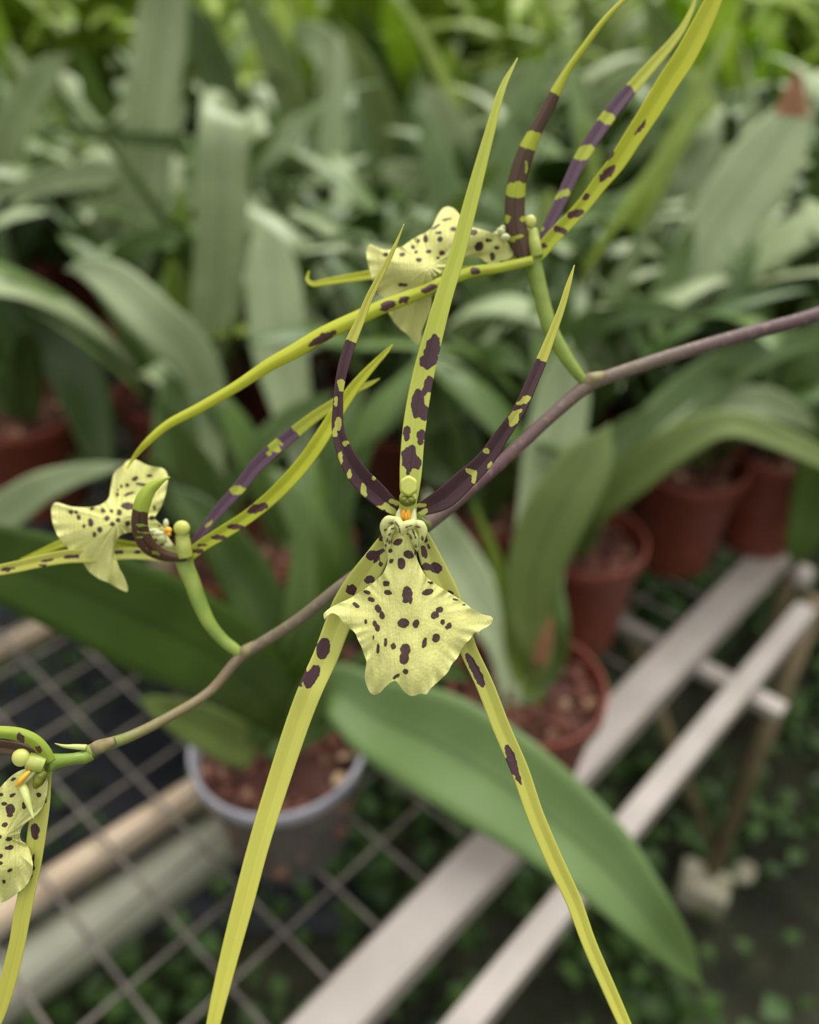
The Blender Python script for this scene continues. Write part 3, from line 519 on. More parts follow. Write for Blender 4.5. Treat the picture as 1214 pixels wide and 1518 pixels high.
# ------------------------------------------------------------ benches
BA = math.radians(46.8); AX = np.array([math.cos(BA), math.sin(BA), 0]); BX = np.array([-math.sin(BA), math.cos(BA), 0])
KC = np.array([.4135, .7145, 0])          # outer end corner of the near bench top
GZ = -.60; CELL = .0465
q0 = np.array([-.1521, .2951, 0])-KC; off_a = (q0@AX) % CELL; off_b = (q0@BX) % CELL
def bench(loc, LA, LB, label, near=False):
    """local x runs back along the bench edge (negative = towards the viewer), local y across"""
    root = tag(empty('greenhouse_bench', loc, BA), label, 'bench', 'mesh-topped growing benches')
    mb = MB()
    a = -LA+((off_a+LA) % CELL)
    while a < -.005:
        V, Fc, t = tube([(a, .012, -.0045), (a, LB-.01, -.0045)], [.0016]*2, 6); mb.add(V, Fc); a += CELL
    b = off_b
    while b < LB-.01:
        V, Fc, t = tube([(-LA, b, -.0078), (-.01, b, -.0078)], [.0016]*2, 6); mb.add(V, Fc); b += CELL
    mb.build('wire_mesh', M['wire'], root)
    def bar(name, x0, x1, y0, y1, z0, z1, mat, bev=.0015):
        V, Fc = box(x0, x1, y0, y1, z0, z1); o = make(name, V, Fc, M[mat], root, smooth=False)
        m = o.modifiers.new('b', 'BEVEL'); m.width = bev; m.segments = 2; return o
    bar('edge_rail', -LA, -.006, -.0005, .0295, -.003, -.0005, 'alu', .0008)
    bar('edge_rail_side', -LA, -.006, -.0040, -.0005, -.024, -.0005, 'alu', .0008)
    bar('outer_rail', -LA, -.078, -.0585, -.039, -.022, -.002, 'alu')
    bar('edge_rail', -LA, 0, LB-.02, LB, -.024, -.0005, 'alu')
    bar('end_rail', -.022, 0, .03, LB-.02, -.034, -.010, 'alu')
    x = -.192
    while x > -LA:
        bar('cross_bar', x-.018, x, -.085, LB-.02, -.036, -.0245, 'alu'); x -= .62
    for (x, y) in [(-.03, -.045), (-.03, LB-.03), (-LA+.2, -.045), (-LA+.2, LB-.03)]:
        V, Fc, t = tube([(x, y, -.03), (x, y, GZ+.06 if (near and x > -.1 and y < 0) else GZ)], [.011]*2, 14); make('leg', V, Fc, M['post'], root)
    return root
b1 = bench(tuple(KC), 1.65, 1.15, 'near mesh-topped bench with two pale rails crossing the lower right of the view', True)
def on_bench(o, name): pass
V, Fc, t = tube([(-.154, .12, -.037), (-.035, -.035, -.49)], [.007]*2, 12); make('brace', V, Fc, M['post'], b1)
V, Fc, t = tube([(0, 0, 0), (0, 0, .02)], [.012, .010], 14); V = V+np.array([-.037, -.026, -.015]); make('post_cap', V, Fc, M['alu'], b1)
def pipe(u1, v1, u2, v2, z, r, mat, label, ext=.5, ext2=.25):
    A = WZ(u1, v1, z); B = WZ(u2, v2, z); D = (B-A)/np.linalg.norm(B-A)
    loc = lambda p: ((p-KC)@AX, (p-KC)@BX, p[2])
    V, Fc, t = tube([loc(A-D*ext), loc(B+D*ext2)], [r]*2, 24); o = make('support_pipe', V, Fc, M[mat], b1); o['label'] = label
pipe(0, 1360, 300, 1168, -.025, .0125, 'pipe_beige', 'slim beige pipe')
pipe(0, 1468, 350, 1225, -.070, .025, 'pipe_grey', 'thick dull grey pipe', .5, .12)
pipe(0, 962, 80, 922, -.027, .0125, 'pipe_beige', 'pale pipe under the mesh', .5, .6)

# concrete footing under the near leg
V, Fc = box(-.034, .034, -.024, .024, 0, .06); V = V*(1+RNG.uniform(-.06, .06, V.shape))
p = KC+AX*-.03+BX*-.045
blk = make('footing_block', V, Fc, M['stone'], smooth=False); blk.location = (p[0]-.012, p[1]-.01, GZ); blk.rotation_euler = (0, 0, -.5)
m = blk.modifiers.new('b', 'BEVEL'); m.width = .006; m.segments = 3
tag(blk, 'pale weathered concrete block under the bench leg', 'block')
V, Fc = blob((0, 0, .012), (.022, .018, .014), 3, None, lambda V: V*(1+.12*np.sin(V*3.1)[:, [1, 2, 0]])); stn = make('stone', V, Fc, M['stone']); stn.location = tuple(WZ(1100, 1290, GZ+.02)-np.array([0, 0, .02])); tag(stn, 'small pale stone beside the concrete block', 'stone')

# ground
V, Fc = box(-6, 6, -1, 9, GZ-.05, GZ); g = make('ground', V, Fc, M['ground'], smooth=False); tag(g, kind='structure')
V = []; Fc = []
nx, ny = 26, 20
for i in range(nx):
    for j in range(ny): V.append((-1.3+i*.05, .60+j*.06, GZ+.008+.004*math.sin(i*1.3+j)+.003*math.cos(j*1.7)))
for i in range(nx-1):
    for j in range(ny-1): Fc.append((i*ny+j, (i+1)*ny+j, (i+1)*ny+j+1, i*ny+j+1))
gs = make('ground_sheeting', V, Fc, M['plastic_sheet']); sm = gs.modifiers.new('s', 'SOLIDIFY'); sm.thickness = .002
tag(gs, 'dark plastic sheeting on the ground under the near bench, left part', 'sheeting')
mb = MB(); cnt = 0
while cnt < 5200:
    x = RNG.uniform(-.75, 1.2); y = RNG.uniform(.0, 2.1)
    dens = .5+.5*math.sin(x*7+1.3)*math.cos(y*6.1+.4)+.25*math.sin(x*19+y*15)
    if RNG.uniform() > dens+.15: continue
    if x > .36 and y < .72 and RNG.uniform() > .1: continue
    if x < -.1 and y > .55 and RNG.uniform() > .3: continue
    cnt += 1; h = RNG.uniform(.01, .09); L = RNG.uniform(.016, .042); w = L*RNG.uniform(.3, .5); a = RNG.uniform(0, 6.28); tl = RNG.uniform(-.2, .7)
    d = np.array([math.cos(a)*math.cos(tl), math.sin(a)*math.cos(tl), math.sin(tl)]); sdv = np.array([-math.sin(a), math.cos(a), 0])
    c = np.array([x, y, GZ+h]); r = RNG.uniform()
    V = [c, c+d*L*.45+sdv*w+np.array([0, 0, .003]), c+d*L*.5-np.array([0, 0, .002]), c+d*L*.45-sdv*w+np.array([0, 0, .003]), c+d*L, c-np.array([0, 0, h+.002])-sdv*.001]
    mb.add(V, [(0, 1, 2), (0, 2, 3), (1, 4, 2), (2, 4, 3), (0, 5, 2)], rnd=r, s=.5, t=.5)
weeds = mb.build('ground_weeds', M['weed']); tag(weeds, 'small green weeds covering the damp ground under the benches', 'weeds', kind='stuff')

# ------------------------------------------------------------ pots and plants
def pot_profile(R, H, rb=.72):
    w = .0018; r0 = R*rb
    return [(0.0005, .001), (r0*.97, 0), (r0, .003), (R*.93, H-.016), (R*.95, H-.015), (R*1.0, H-.0145), (R*1.0, H-.001), (R*.995, H), (R*.965, H), (R*.955, H-.002), (R*.91, H-.018), (r0-w, .006), (.0005, .005)]
POTM = {}
def pot_mesh(R, H):
    k = (R, H)
    if k not in POTM:
        V, Fc = lathe(pot_profile(R, H), 48); o = make('pot', V, Fc, M['terra']); POTM[k] = o.data; bpy.data.objects.remove(o)
    return POTM[k]
MIXM = {}
def mix_mesh(R, H, var=0, full=False):
    k = (R, H, var, full)
    if k not in MIXM:
        rg = np.random.default_rng(var+5); mb = MB(); zt = H-.016
        prof = [(.0005, zt-.03 if not full else .008), (R*(.8 if not full else .68), zt-.03 if not full else .008), (R*.9, zt-.003), (R*.6, zt+.001), (.0005, zt+.003)]
        V, Fc = lathe(prof, 28); mb.add(V, Fc, rnd=.12)
        for i in range(150):
            a = rg.uniform(0, 6.28); r = R*.86*math.sqrt(rg.uniform()); z = zt+rg.uniform(-.001, .005)
            if full and i > 80: z = rg.uniform(.012, zt-.01); r = R*(.68+.2*z/H)
            ax = rg.normal(size=(3, 3)); qq, _ = np.linalg.qr(ax)
            V, Fc = blob((r*math.cos(a), r*math.sin(a), z), rg.uniform(.6, 1.2)*np.array([.0075, .0048, .003]), 1, qq, lambda V: V*(1+rg.uniform(-.2, .2, V.shape)))
            mb.add(V, Fc, rnd=float(rg.uniform(.1, 1)**1.2))
        o = mb.build('potting_mix', M['bark'], smooth=False); MIXM[k] = o.data; bpy.data.objects.remove(o)
    return MIXM[k]
def add_pot(root, R, H, var=0, clear=False):
    if clear:
        V, Fc = lathe(pot_profile(R, H)[:4]+[(R*.925, H-.014), (r_in(R), .006+.004), (.0005, .008)], 56)
        p = make('pot', V, Fc, M['clear'], root)
        V, Fc = lathe([(R*.90, H-.012), (R*.95, H-.012), (R*1.0, H-.009), (R*1.0, H-.001), (R*.985, H), (R*.95, H), (R*.93, H-.004), (R*.90, H-.012)], 56)
        make('rim', V, Fc, M['clear_rim'], p); p['label'] = 'milky clear plastic pot wall'
    else:
        p = link(bpy.data.objects.new('pot', pot_mesh(R, H)), root)
    mx = link(bpy.data.objects.new('potting_mix', mix_mesh(R, H, var, clear)), root); mx['kind'] = 'stuff'
def r_in(R): return R*.70

def leaf_grid(P3, hw, side, n, cup=.16, rnd=.5, th=.0007, wav=0., seed=0):
    """P3 (n,3), hw (n), side (n,3) unit"""
    m = 9; s = np.linspace(-1, 1, m); T = np.gradient(P3, axis=0); T /= np.linalg.norm(T, axis=1, keepdims=True)
    side = side-T*np.sum(side*T, axis=1, keepdims=True); side /= np.linalg.norm(side, axis=1, keepdims=True); N = np.cross(side, T)
    G = P3[:, None]+side[:, None]*(hw[:, None]*s[None])[..., None]
    lift = cup*hw[:, None]*(np.abs(s)[None]**1.2)
    if wav: lift = lift+wav*hw[:, None]*np.sin(np.linspace(0, 14, n)[:, None]+seed+np.sign(s)[None])*np.abs(s)[None]**2
    G = G+N[:, None]*lift[..., None]
    t = np.linspace(0, 1, n)[:, None]*np.ones((1, m)); ss = np.ones((n, 1))*s[None]
    return grid_shell(G, th*(1-.7*np.abs(ss)**2), {'t': t, 's': ss, 'rnd': t*0+rnd})
def hero_leaf(root, y0, pts, mat, cup=.18, roll=0., n=46, wav=0., free=False):
    """pts = (u, v, dy, halfwidth px): traced middle line, each point dy behind(+)/before(-) the pot"""
    loc = np.array(root.location); P = []; 
    for u, v, dy, h in pts:
        p, dep = WY(u, v, y0+dy); P.append(list(p)+[h*dep/F_PX])
    P = np.array(P); base = np.array([loc[0]+random.uniform(-.012, .012), loc[1]+random.uniform(-.012, .012), loc[2]+.095, .007])
    if not free and np.linalg.norm(P[0, :3]-base[:3]) > .02: P = np.vstack([base, P])
    L = np.concatenate([[0], np.cumsum(np.linalg.norm(np.diff(P[:, :3], axis=0), axis=1))])
    R, _ = catmull(P[:, :3], n); h = np.interp(np.linspace(0, L[-1], n), L, P[:, 3])
    h = np.convolve(np.pad(h, 2, mode='edge'), np.ones(5)/5, 'valid'); k = np.linspace(0, 1, n)
    h = h*np.clip(((1-k)*16)**.7, 0.03, 1)
    T = np.gradient(R, axis=0); view = R-CAM; sd = np.cross(view, T); sd /= np.linalg.norm(sd, axis=1, keepdims=True)
    if roll:
        N = np.cross(sd, T); N /= np.linalg.norm(N, axis=1, keepdims=True); sd = sd*math.cos(roll)+N*math.sin(roll)
    V, Fc, A = leaf_grid(R, h/ (math.cos(roll) if roll else 1), sd, n, cup, random.random(), .0009, wav)
    return make('leaf', V-loc, Fc, M[mat], root, A)
def arch_leaf(rg, az, L, lean, curl, hwm, n=26, base_r=.012, z0=.095, cup=.2, th=.0007):
    """free leaf: rises, arches over"""
    k = np.linspace(0, 1, n); el = math.pi/2-lean-curl*k**1.6
    d = np.stack([np.cos(el), np.sin(el)], 1)*L/n; q = np.cumsum(d, axis=0)-d[0]
    ca, sa = math.cos(az), math.sin(az); tw = rg.uniform(-.35, .35)
    az2 = az+tw*k**2
    P = np.stack([base_r*ca+q[:, 0]*np.cos(az2), base_r*sa+q[:, 0]*np.sin(az2), z0+q[:, 1]], 1)
    hw = hwm*np.clip(k*3.2+.28, 0, 1)**.8*np.clip((1-k)*2.6, 0, 1)**.62+.0004
    tws = rg.uniform(-.5, .5); sd = np.stack([-np.sin(az2+tws*k), np.cos(az2+tws*k), .25*np.sin(tws*3)*k], 1)
    return leaf_grid(P, hw, sd, n, cup*rg.uniform(.5, 1.5), float(rg.uniform()), th, .05, rg.uniform(0, 6))

def plant_at(u, v, R=.06, H=.11, label='', clear=False, var=0, pot=True):
    p = WZ(u, v, H); root = tag(empty('potted_orchid', (p[0], p[1], 0.)), label, 'potted orchid'); root['R'] = R
    if pot: add_pot(root, R, H, var, clear)
    return root, p[1]
heroes = []
def hero(u, v, label, leaves, R=.06, H=.11, clear=False, var=0, fill=0, fmat='leaf', flen=.22):
    root, y0 = plant_at(u, v, R, H, label, clear, var); heroes.append((root.location[0], root.location[1]))
    for L in leaves:
        hero_leaf(root, y0, L[1], L[0], **(L[2] if len(L) > 2 else {}))
    rg = np.random.default_rng(var+40)
    for i in range(fill):
        V, Fc, A = arch_leaf(rg, rg.uniform(.6, 2.6) if i % 2 else rg.uniform(0, 6.28), flen*rg.uniform(.7, 1.15), rg.uniform(.05, .4), rg.uniform(.2, 1.3), rg.uniform(.013, .02), z0=H-.015)
        make('leaf', V, Fc, M[fmat], root, A)
    return root
hero(412, 1098, 'orchid in a milky clear pot standing on the bare wire mesh, broad dark leaves', [
    ('leaf_big', [(440, 1090, 0, 18), (462, 1040, -.005, 26), (495, 1022, -.012, 36), (560, 1062, -.03, 58), (650, 1103, -.055, 76), (740, 1158, -.08, 77), (825, 1220, -.10, 68), (893, 1280, -.12, 58), (955, 1352, -.14, 42), (1003, 1410, -.15, 27), (1047, 1470, -.16, 2)], dict(cup=.32, n=70)),
    ('leaf_dark', [(420, 1085, 0, 22), (395, 1035, -.01, 45), (330, 978, -.03, 66), (230, 925, -.05, 78), (100, 868, -.07, 68), (0, 833, -.085, 56), (-100, 805, -.1, 40), (-180, 790, -.11, 2)], dict(cup=.15, n=60)),
    ('leaf_mid', [(400, 1130, 0, 18), (350, 1102, -.005, 34), (290, 1072, -.015, 32), (240, 1050, -.025, 20), (204, 1036, -.03, 2)]),
    ('leaf_dark', [(430, 1080, .01, 28), (410, 960, .03, 44), (360, 850, .05, 40), (300, 765, .06, 28), (245, 715, .07, 3)]),
    ('leaf', [(440, 1080, .01, 20), (448, 980, .03, 30), (447, 890, .04, 24), (450, 810, .05, 16), (457, 744, .06, 2)]),
    ('leaf_dark', [(455, 1085, .0, 20), (510, 1030, .01, 34), (580, 990, .02, 40), (640, 985, .03, 28), (700, 1010, .03, 3)]),
    ('leaf_dark', [(380, 1100, .0, 18), (390, 1050, .01, 40), (450, 1020, .01, 46), (480, 940, .02, 30), (500, 880, .03, 3)])], R=.0600, H=.105, clear=True, var=1)
hero(782, 1012, 'orchid in a terracotta pot below the front flower, touching the pale rail', [
    ('leaf_mid', [(796, 985, 0, 22), (785, 900, .01, 34), (800, 820, .02, 44), (840, 735, .03, 48), (880, 672, .04, 35), (905, 628, .05, 3)]),
    ('leaf', [(815, 985, .01, 20), (812, 930, .01, 32), (800, 860, .03, 30), (780, 800, .04, 3)]),
    ('leaf_yel', [(762, 975, .01, 10), (755, 900, .02, 13), (735, 830, .03, 10), (700, 740, .04, 2)]),
    ('leaf_pale', [(795, 930, .04, 30), (803, 800, .08, 40), (822, 660, .12, 44), (836, 570, .14, 40), (842, 500, .15, 4)]),
    ('leaf_pale', [(745, 960, .02, 22), (705, 880, .05, 36), (672, 820, .07, 34), (645, 765, .08, 20), (630, 725, .09, 3)]),
    ('leaf_dry', [(800, 985, -.022, 10), (808, 950, -.022, 12), (818, 915, -.02, 2)], dict(free=True, n=20))], R=.057, var=2)
hero(868, 795, 'terracotta potted orchid second from the rail, long leaf arching right', [
    ('leaf_mid', [(872, 770, 0, 18), (890, 745, 0, 28), (940, 705, -.01, 30), (1010, 655, -.02, 28), (1080, 628, -.03, 20), (1150, 648, -.04, 18), (1214, 678, -.05, 15), (1290, 720, -.06, 2)], dict(roll=.35)),
    ('leaf', [(880, 755, .01, 18), (930, 690, .03, 34), (1000, 612, .06, 40), (1080, 545, .08, 32), (1160, 512, .09, 22), (1240, 505, .1, 2)]),
    ('leaf_pale', [(890, 755, .02, 14), (980, 668, .04, 26), (1060, 612, .06, 30), (1130, 597, .07, 25), (1180, 616, .07, 16), (1212, 642, .07, 2)]),
    ('leaf_dark', [(860, 770, 0, 16), (880, 700, .02, 28), (930, 640, .04, 22), (980, 600, .05, 3)])], R=.054, H=.115, var=3, fill=3)
hero(1022, 680, 'terracotta potted orchid in front of a pale leaf with a red-brown tip', [
    ('leaf_pale', [(1010, 640, .04, 18), (985, 540, .1, 30), (1015, 430, .13, 38), (1070, 330, .16, 50), (1130, 245, .18, 55), (1172, 172, .2, 34), (1184, 118, .21, 3)], dict(wav=.06)),
    ('leaf', [(1005, 640, .03, 16), (960, 560, .08, 20), (975, 470, .1, 24), (1010, 380, .12, 18), (1030, 320, .13, 2)]),
    ('leaf_dry', [(1172, 176, .199, 26), (1176, 145, .203, 17), (1180, 122, .207, 9), (1182, 100, .21, 2)], dict(free=True, n=20))], R=.058, H=.12, var=4, fill=7)
hero(1158, 655, 'terracotta potted orchid at the right picture edge, dark leaf hanging over the rail end', [
    ('leaf_dark', [(1178, 610, -.02, 16), (1205, 585, -.05, 24), (1220, 650, -.07, 34), (1205, 750, -.08, 32), (1185, 815, -.09, 20), (1178, 845, -.09, 2)])], R=.058, H=.12, var=5, fill=8)
hero(30, 605, 'terracotta pot at the left picture edge under a large drooping dark leaf', [
    ('leaf_dark', [(150, 700, -.04, 12), (140, 640, -.02, 30), (120, 570, 0, 40), (85, 500, .02, 42), (35, 440, .03, 32), (-30, 405, .04, 20), (-90, 400, .05, 2)])], R=.066, H=.12, var=6, fill=6)
hero(350, 810, 'terracotta pot behind the clear pot, pale leaves bending left', [
    ('leaf', [(290, 770, .01, 24), (264, 690, .03, 34), (266, 610, .05, 36), (285, 540, .07, 30), (300, 505, .08, 3)]),
    ('leaf_pale', [(320, 700, .03, 12), (312, 600, .05, 26), (285, 530, .04, 34), (225, 470, .03, 36), (165, 415, .04, 30), (125, 398, .05, 16), (95, 400, .06, 2)]),
    ('leaf', [(340, 760, .02, 14), (380, 680, .04, 24), (440, 620, .06, 24), (500, 580, .07, 2)])], R=.055, H=.11, var=7, fill=3)
hero(440, 800, 'terracotta pot just left of the front flower', [
    ('leaf_pale', [(455, 740, .03, 12), (440, 640, .07, 26), (415, 520, .12, 42), (405, 420, .15, 42), (395, 350, .17, 26), (388, 325, .18, 3)]),
    ('leaf', [(470, 740, .02, 12), (520, 660, .05, 24), (580, 600, .07, 28), (620, 560, .08, 16), (650, 545, .08, 2)])], R=.052, H=.11, var=8, fill=4)
hero(530, 925, 'dark red terracotta pot half hidden behind the front flower', [
    ('leaf_dark', [(520, 860, .02, 14), (500, 780, .04, 22), (520, 700, .06, 22), (560, 640, .07, 3)])], R=.055, H=.105, var=9, fill=3, fmat='leaf_dark', flen=.16)
hero(722, 745, 'terracotta pot seen between the front flower and the tall pale leaf', [
    ('leaf', [(700, 720, .01, 12), (655, 690, .02, 22), (660, 620, .03, 30), (695, 550, .02, 28), (745, 528, .0, 20), (790, 560, -.02, 3)]),
    ('leaf', [(690, 720, .0, 12), (640, 700, .01, 18), (620, 640, .02, 22), (690, 600, .02, 20), (750, 580, .02, 3)]),
    ('leaf', [(740, 700, .03, 14), (800, 580, .06, 22), (850, 500, .07, 22), (910, 465, .06, 22), (980, 462, .05, 18), (1043, 472, .04, 2)])], R=.054, H=.11, var=10, fill=4)
hero(300, 650, 'orchid with one tall blunt upright pale leaf, left of centre', [
    ('leaf_pale', [(300, 610, .02, 22), (312, 520, .03, 33), (325, 400, .04, 38), (330, 280, .05, 38), (330, 205, .06, 36), (332, 172, .075, 33), (336, 166, .12, 24)], dict(cup=.1)),
    ('leaf', [(290, 620, .0, 14), (240, 520, .03, 26), (210, 450, .04, 26), (180, 385, .03, 20), (235, 352, .02, 16), (288, 350, .01, 2)])], R=.055, H=.11, var=11, fill=5)
hero(215, 470, 'orchid with a long olive leaf reaching the top edge, upper left', [
    ('leaf_pale', [(208, 400, .02, 22), (205, 330, .03, 30), (216, 240, .05, 36), (228, 130, .07, 38), (240, 40, .09, 38), (256, -40, .1, 24), (265, -80, .1, 2)]),
    ('leaf_pale', [(210, 400, .0, 8), (270, 300, .02, 16), (360, 250, .03, 16), (410, 216, .04, 19), (450, 176, .05, 14), (466, 155, .05, 2)]),
    ('leaf_pale', [(200, 400, .02, 8), (150, 330, .0, 15), (180, 265, 0, 16), (120, 262, -.01, 18), (50, 277, -.02, 15), (-20, 292, -.03, 2)]),
    ('leaf_dark', [(240, 380, .02, 10), (300, 225, .04, 12), (200, 205, .02, 9), (130, 196, .01, 10), (62, 188, 0, 2)])], R=.055, H=.11, var=12, fill=5)
hero(20, 420, 'orchid with a grey-green leaf curving in from the left edge, upper left', [
    ('leaf_pale', [(-10, 330, .02, 20), (0, 235, .03, 24), (30, 165, .04, 26), (70, 105, .05, 20), (106, 78, .05, 2)])], R=.055, H=.11, var=13, fill=5)
hero(690, 420, 'orchid with a broad grey-green leaf behind the tall centre sepal', [
    ('leaf_pale', [(700, 380, .02, 20), (690, 300, .04, 36), (670, 230, .05, 38), (648, 165, .06, 28), (622, 122, .07, 2)]),
    ('leaf_pale', [(680, 370, .02, 12), (668, 330, .02, 20), (640, 280, .01, 24), (595, 256, 0, 18), (545, 264, 0, 8), (480, 275, 0, 2)]),
    ('leaf', [(720, 370, .02, 12), (760, 300, .03, 22), (720, 240, .04, 26), (780, 180, .05, 18), (850, 160, .05, 2)])], R=.055, H=.11, var=14, fill=5)
hero(-230, 930, 'pale-leaved orchid mostly outside the left edge, one leaf arching in', [
    ('leaf_pale', [(-160, 850, 0, 16), (-60, 800, 0, 28), (10, 757, 0, 30), (62, 722, 0, 24), (125, 700, 0, 14), (196, 688, 0, 2)], dict(cup=.1))], R=.055, H=.11, var=15)

hero(385, 335, 'orchid with a dark upright leaf and a pale folded leaf, top left of centre', [
    ('leaf_dark', [(365, 260, .02, 16), (348, 190, .03, 26), (322, 110, .05, 30), (292, 40, .06, 24), (268, -5, .07, 3)]),
    ('leaf_pale', [(430, 250, .02, 12), (478, 190, .0, 22), (500, 112, -.02, 27), (478, 66, -.01, 27), (442, 52, .02, 16), (430, 60, .03, 3)], dict(roll=.3)),
    ('leaf_mid', [(400, 280, .02, 14), (440, 200, .04, 26), (420, 110, .06, 28), (380, 30, .08, 20), (350, -20, .09, 3)])], R=.055, H=.11, var=16, fill=4)
hero(930, 320, 'orchid with a pale leaf arching over beside the upper right flower', [
    ('leaf_pale', [(880, 260, .02, 14), (872, 200, .02, 20), (905, 145, .0, 25), (965, 118, -.03, 24), (1040, 130, -.05, 16), (1085, 165, -.06, 2)]),
    ('leaf_pale', [(900, 300, -.02, 16), (905, 290, -.04, 32), (950, 285, -.06, 34), (985, 300, -.07, 3)], dict(roll=.3)),
    ('leaf_mid', [(960, 240, .03, 14), (990, 150, .05, 24), (985, 60, .07, 26), (960, -10, .08, 3)])], R=.055, H=.11, var=17, fill=4)
hero(585, 340, 'orchid with broad mid-green leaves between the two upper flowers', [
    ('leaf_mid', [(590, 270, .02, 16), (565, 180, .04, 28), (530, 100, .05, 28), (500, 30, .06, 3)]),
    ('leaf_pale', [(610, 280, .0, 12), (680, 200, .02, 24), (760, 130, .0, 28), (840, 120, -.02, 20), (890, 150, -.03, 2)])], R=.055, H=.11, var=18, fill=4)

# the rows behind, plant by plant
PROTO = []
def proto(seed, nl, L, mats, joined):
    rg = np.random.default_rng(seed); out = []
    mb = MB()
    for i in range(nl):
        V, Fc, A = arch_leaf(rg, i*2.4+rg.uniform(-.4, .4), L*rg.uniform(.7, 1.15), rg.uniform(.04, .5), rg.uniform(.2, 1.9), rg.uniform(.019, .029), n=20 if joined else 26, th=.0008)
        if joined: mb.add(V, Fc, **A)
        else: out.append((V, Fc, A))
    return mb if joined else out
def mesh_of(V, Fc, A, mat):
    o = make('leaf', V, Fc, M[mat], None, A); d = o.data; bpy.data.objects.remove(o); return d
NEARP = []
for sd_, mats in [(21, ['leaf', 'leaf_pale', 'leaf']), (22, ['leaf', 'leaf_pale', 'leaf_dark']), (23, ['leaf_pale', 'leaf', 'leaf']), (24, ['leaf_pale', 'leaf_dark', 'leaf']), (25, ['leaf', 'leaf_pale', 'leaf_yel'])]:
    NEARP.append([mesh_of(V, Fc, A, mats[i % 3]) for i, (V, Fc, A) in enumerate(proto(sd_, 10, .30, mats, False))])
FARP = []
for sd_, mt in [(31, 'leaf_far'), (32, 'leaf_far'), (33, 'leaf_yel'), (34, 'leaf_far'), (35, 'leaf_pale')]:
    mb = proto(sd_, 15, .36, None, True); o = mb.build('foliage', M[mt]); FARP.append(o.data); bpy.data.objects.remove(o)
rg = np.random.default_rng(77); placed = list(heroes)
def zone(x, y):
    q = x/y; side = 'left' if q < -.16 else ('right' if q > .16 else 'centre')
    if y < 1.15: return 'front rows', side
    if y < 1.9: return 'middle rows', side
    if y < 2.9: return 'back rows', side
    return 'farthest rows', side
WHERE = {'left': 'on the left side', 'centre': 'behind the middle flower', 'right': 'on the right side'}
NF = 0
def place(x, y, near):
    global NF
    NF += 1
    zn, sdn = zone(x, y); sc = rg.uniform(.85, 1.2) if near else rg.uniform(1.0, 1.45)
    root = empty('potted_orchid', (x, y, 0), rg.uniform(0, 6.28))
    look = {'front rows': 'blurred strap-leaved potted orchid in the first rows behind the flowers', 'middle rows': 'strap-leaved potted orchid in the middle rows', 'back rows': 'small blurred potted orchid in the back rows', 'farthest rows': 'tiny bright blurred plant in the farthest rows at the top'}[zn]
    tag(root, look+', '+WHERE[sdn], 'potted orchid', 'potted orchids, '+zn+' '+sdn)
    p = link(bpy.data.objects.new('pot', pot_mesh(.06, .11)), root)
    if near:
        mx = link(bpy.data.objects.new('potting_mix', mix_mesh(.06, .11, NF % 3)), root); mx['kind'] = 'stuff'
        for d in NEARP[NF % 5]:
            o = link(bpy.data.objects.new('leaf', d), root); o.scale = (sc, sc, sc*rg.uniform(.9, 1.1)); o.location = (0, 0, .095*(1-sc))
    else:
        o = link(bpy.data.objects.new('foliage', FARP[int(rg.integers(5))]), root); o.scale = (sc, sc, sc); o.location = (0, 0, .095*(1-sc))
KA, KB = KC, BX
def ab(x, y):
    r = np.array([x, y, 0])-KC; return r@AX, r@BX
a = -1.6
def try_grid(step, ymin, ymax, near, mind):
    for i in range(-14, 60):
        for j in range(0, 60):
            pa, pb = -1.5+i*step+(.5*step if j % 2 else 0), .09+j*step*.9
            p = KC+AX*pa+BX*pb+np.array([rg.uniform(-.018, .018), rg.uniform(-.018, .018), 0])
            x, y = p[0], p[1]
            if y < ymin or y >= ymax: continue
            if abs(x) > .52*y+.16: continue
            if x < -.25 and y < .78: continue
            if y < .66 : continue
            if -.3 < pa < .05 and pb < .12 and y < .72: continue
            if any((x-u)**2+(y-v)**2 < mind**2 for u, v in placed): continue
            placed.append((x, y)); place(x, y, near)
try_grid(.142, .66, 1.75, True, .118)
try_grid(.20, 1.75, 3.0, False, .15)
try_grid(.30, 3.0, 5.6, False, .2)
print('plants', len(placed), NF)
# more benches of the same kind under the rows behind
nb = 0
def copy_tree(o, parent=None):
    c = o.copy(); COL.objects.link(c); c.parent = parent
    for ch in list(o.children): copy_tree(ch, c)
    return c
b2 = bench(tuple(KC+AX*1.73+BX*.10), 1.65, 1.15, 'mesh-topped bench beyond the near one, its rails starting at the right picture edge')
for i in range(0, 5):
    for j in range(-2, 5):
        if (i, j) in ((0, 0), (1, 0)): continue
        c = KC+AX*(1.73*i)+BX*(1.26*j+.1*(i > 0)); m_ = c-AX*.8+BX*.57
        if j < 0 and i < 2: continue
        if m_[1] < .6 or abs(m_[0]) > .55*m_[1]+1.1 or m_[1] > 6.0: continue
        o = copy_tree(b2); o.location = tuple(c); o['label'] = 'growing bench hidden under the rows of plants further back'; nb += 1
print('benches', nb)
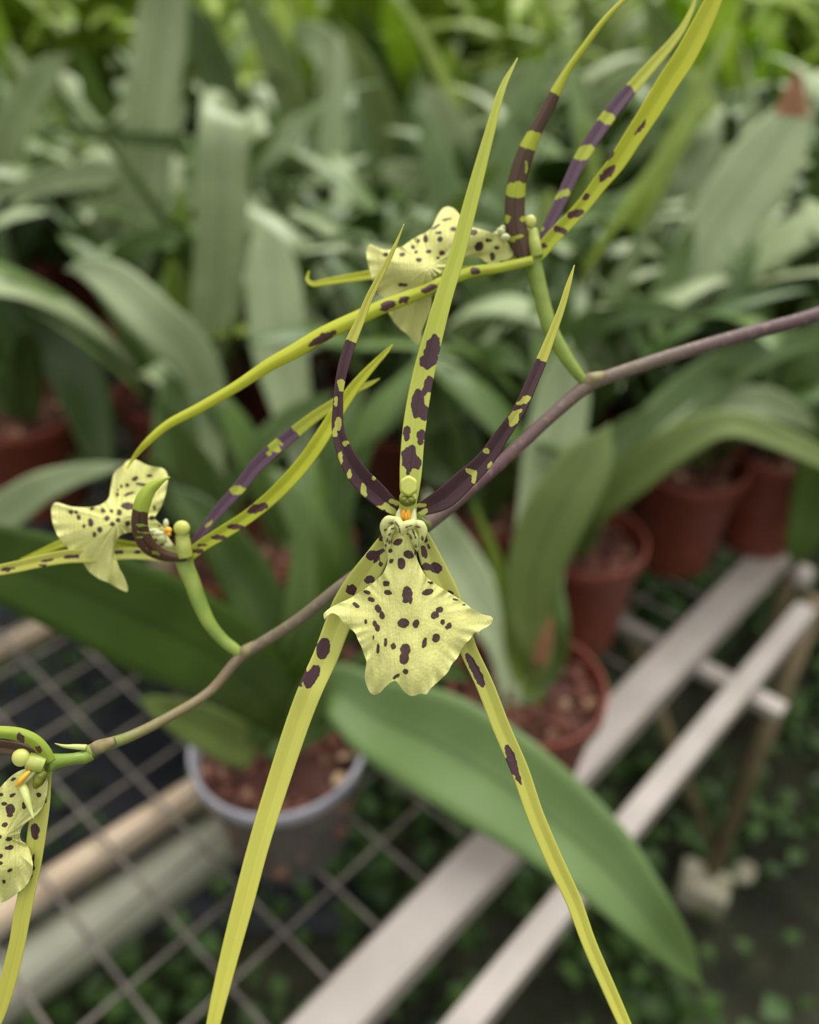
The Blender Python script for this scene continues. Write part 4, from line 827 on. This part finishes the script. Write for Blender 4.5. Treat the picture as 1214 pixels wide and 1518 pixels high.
# small orange blooms far back
for (u, v, y) in [(206, 62, 3.0), (268, 40, 3.1), (300, 98, 2.5), (270, 52, 3.0), (1140, 60, 3.2)]:
    p, dep = WY(u, v, y); mb = MB()
    for k in range(5):
        a_ = k*1.257; V, Fc = blob((math.cos(a_)*.013, math.sin(a_)*.004, math.sin(a_)*.013), (.012, .004, .009), 2); mb.add(V, Fc)
    V, Fc, t = tube([(0, 0, 0), (.01, .01, -.12), (.0, .02, -.28)], [.002]*3, 6, 8); mb.add(V, Fc)
    o = mb.build('orange_bloom', M['orange']); o.location = p; tag(o, 'small out-of-focus orange bloom among the far plants', 'flower', 'orange blooms far back')

# ------------------------------------------------------------ light, camera
w = bpy.data.worlds.new('greenhouse_daylight'); S.world = w; w.use_nodes = True; nt = w.node_tree; nt.nodes.clear()
tc = nt.nodes.new('ShaderNodeTexCoord'); sp = nt.nodes.new('ShaderNodeSeparateXYZ'); cr = nt.nodes.new('ShaderNodeValToRGB'); bg = nt.nodes.new('ShaderNodeBackground'); ou = nt.nodes.new('ShaderNodeOutputWorld')
cr.color_ramp.elements[0].position = .0; cr.color_ramp.elements[0].color = (.16, .19, .15, 1); cr.color_ramp.elements[1].position = .75; cr.color_ramp.elements[1].color = (1., 1.0, .98, 1)
nt.links.new(tc.outputs['Generated'], sp.inputs[0]); nt.links.new(sp.outputs[2], cr.inputs[0]); nt.links.new(cr.outputs[0], bg.inputs[0]); nt.links.new(bg.outputs[0], ou.inputs[0]); bg.inputs[1].default_value = .8
sun = bpy.data.lights.new('diffused_sun', 'SUN'); sun.energy = 1.9; sun.angle = math.radians(40); sun.color = (1, .98, .93)
so = bpy.data.objects.new('diffused_sun', sun); COL.objects.link(so); so.rotation_euler = (math.radians(-28), math.radians(14), 0); so.location = (0, 1, 3)
cam = bpy.data.cameras.new('camera'); cam.sensor_fit = 'HORIZONTAL'; cam.sensor_width = 36; cam.lens = 36*F_PX/1214
cam.clip_start = .01; cam.clip_end = 50; cam.dof.use_dof = True; cam.dof.focus_distance = .1705; cam.dof.aperture_fstop = 9.3
cobj = bpy.data.objects.new('camera', cam); COL.objects.link(cobj); cobj.location = tuple(CAM); cobj.rotation_euler = (math.pi/2-PITCH, 0, 0); S.camera = cobj
S.view_settings.view_transform = 'Standard'; S.view_settings.look = 'None'; S.view_settings.gamma = 1; S.view_settings.use_curve_mapping = False
S.view_settings.exposure = 0.68
S.cycles.use_denoising = True; S.cycles.max_bounces = 8; S.cycles.transparent_max_bounces = 12
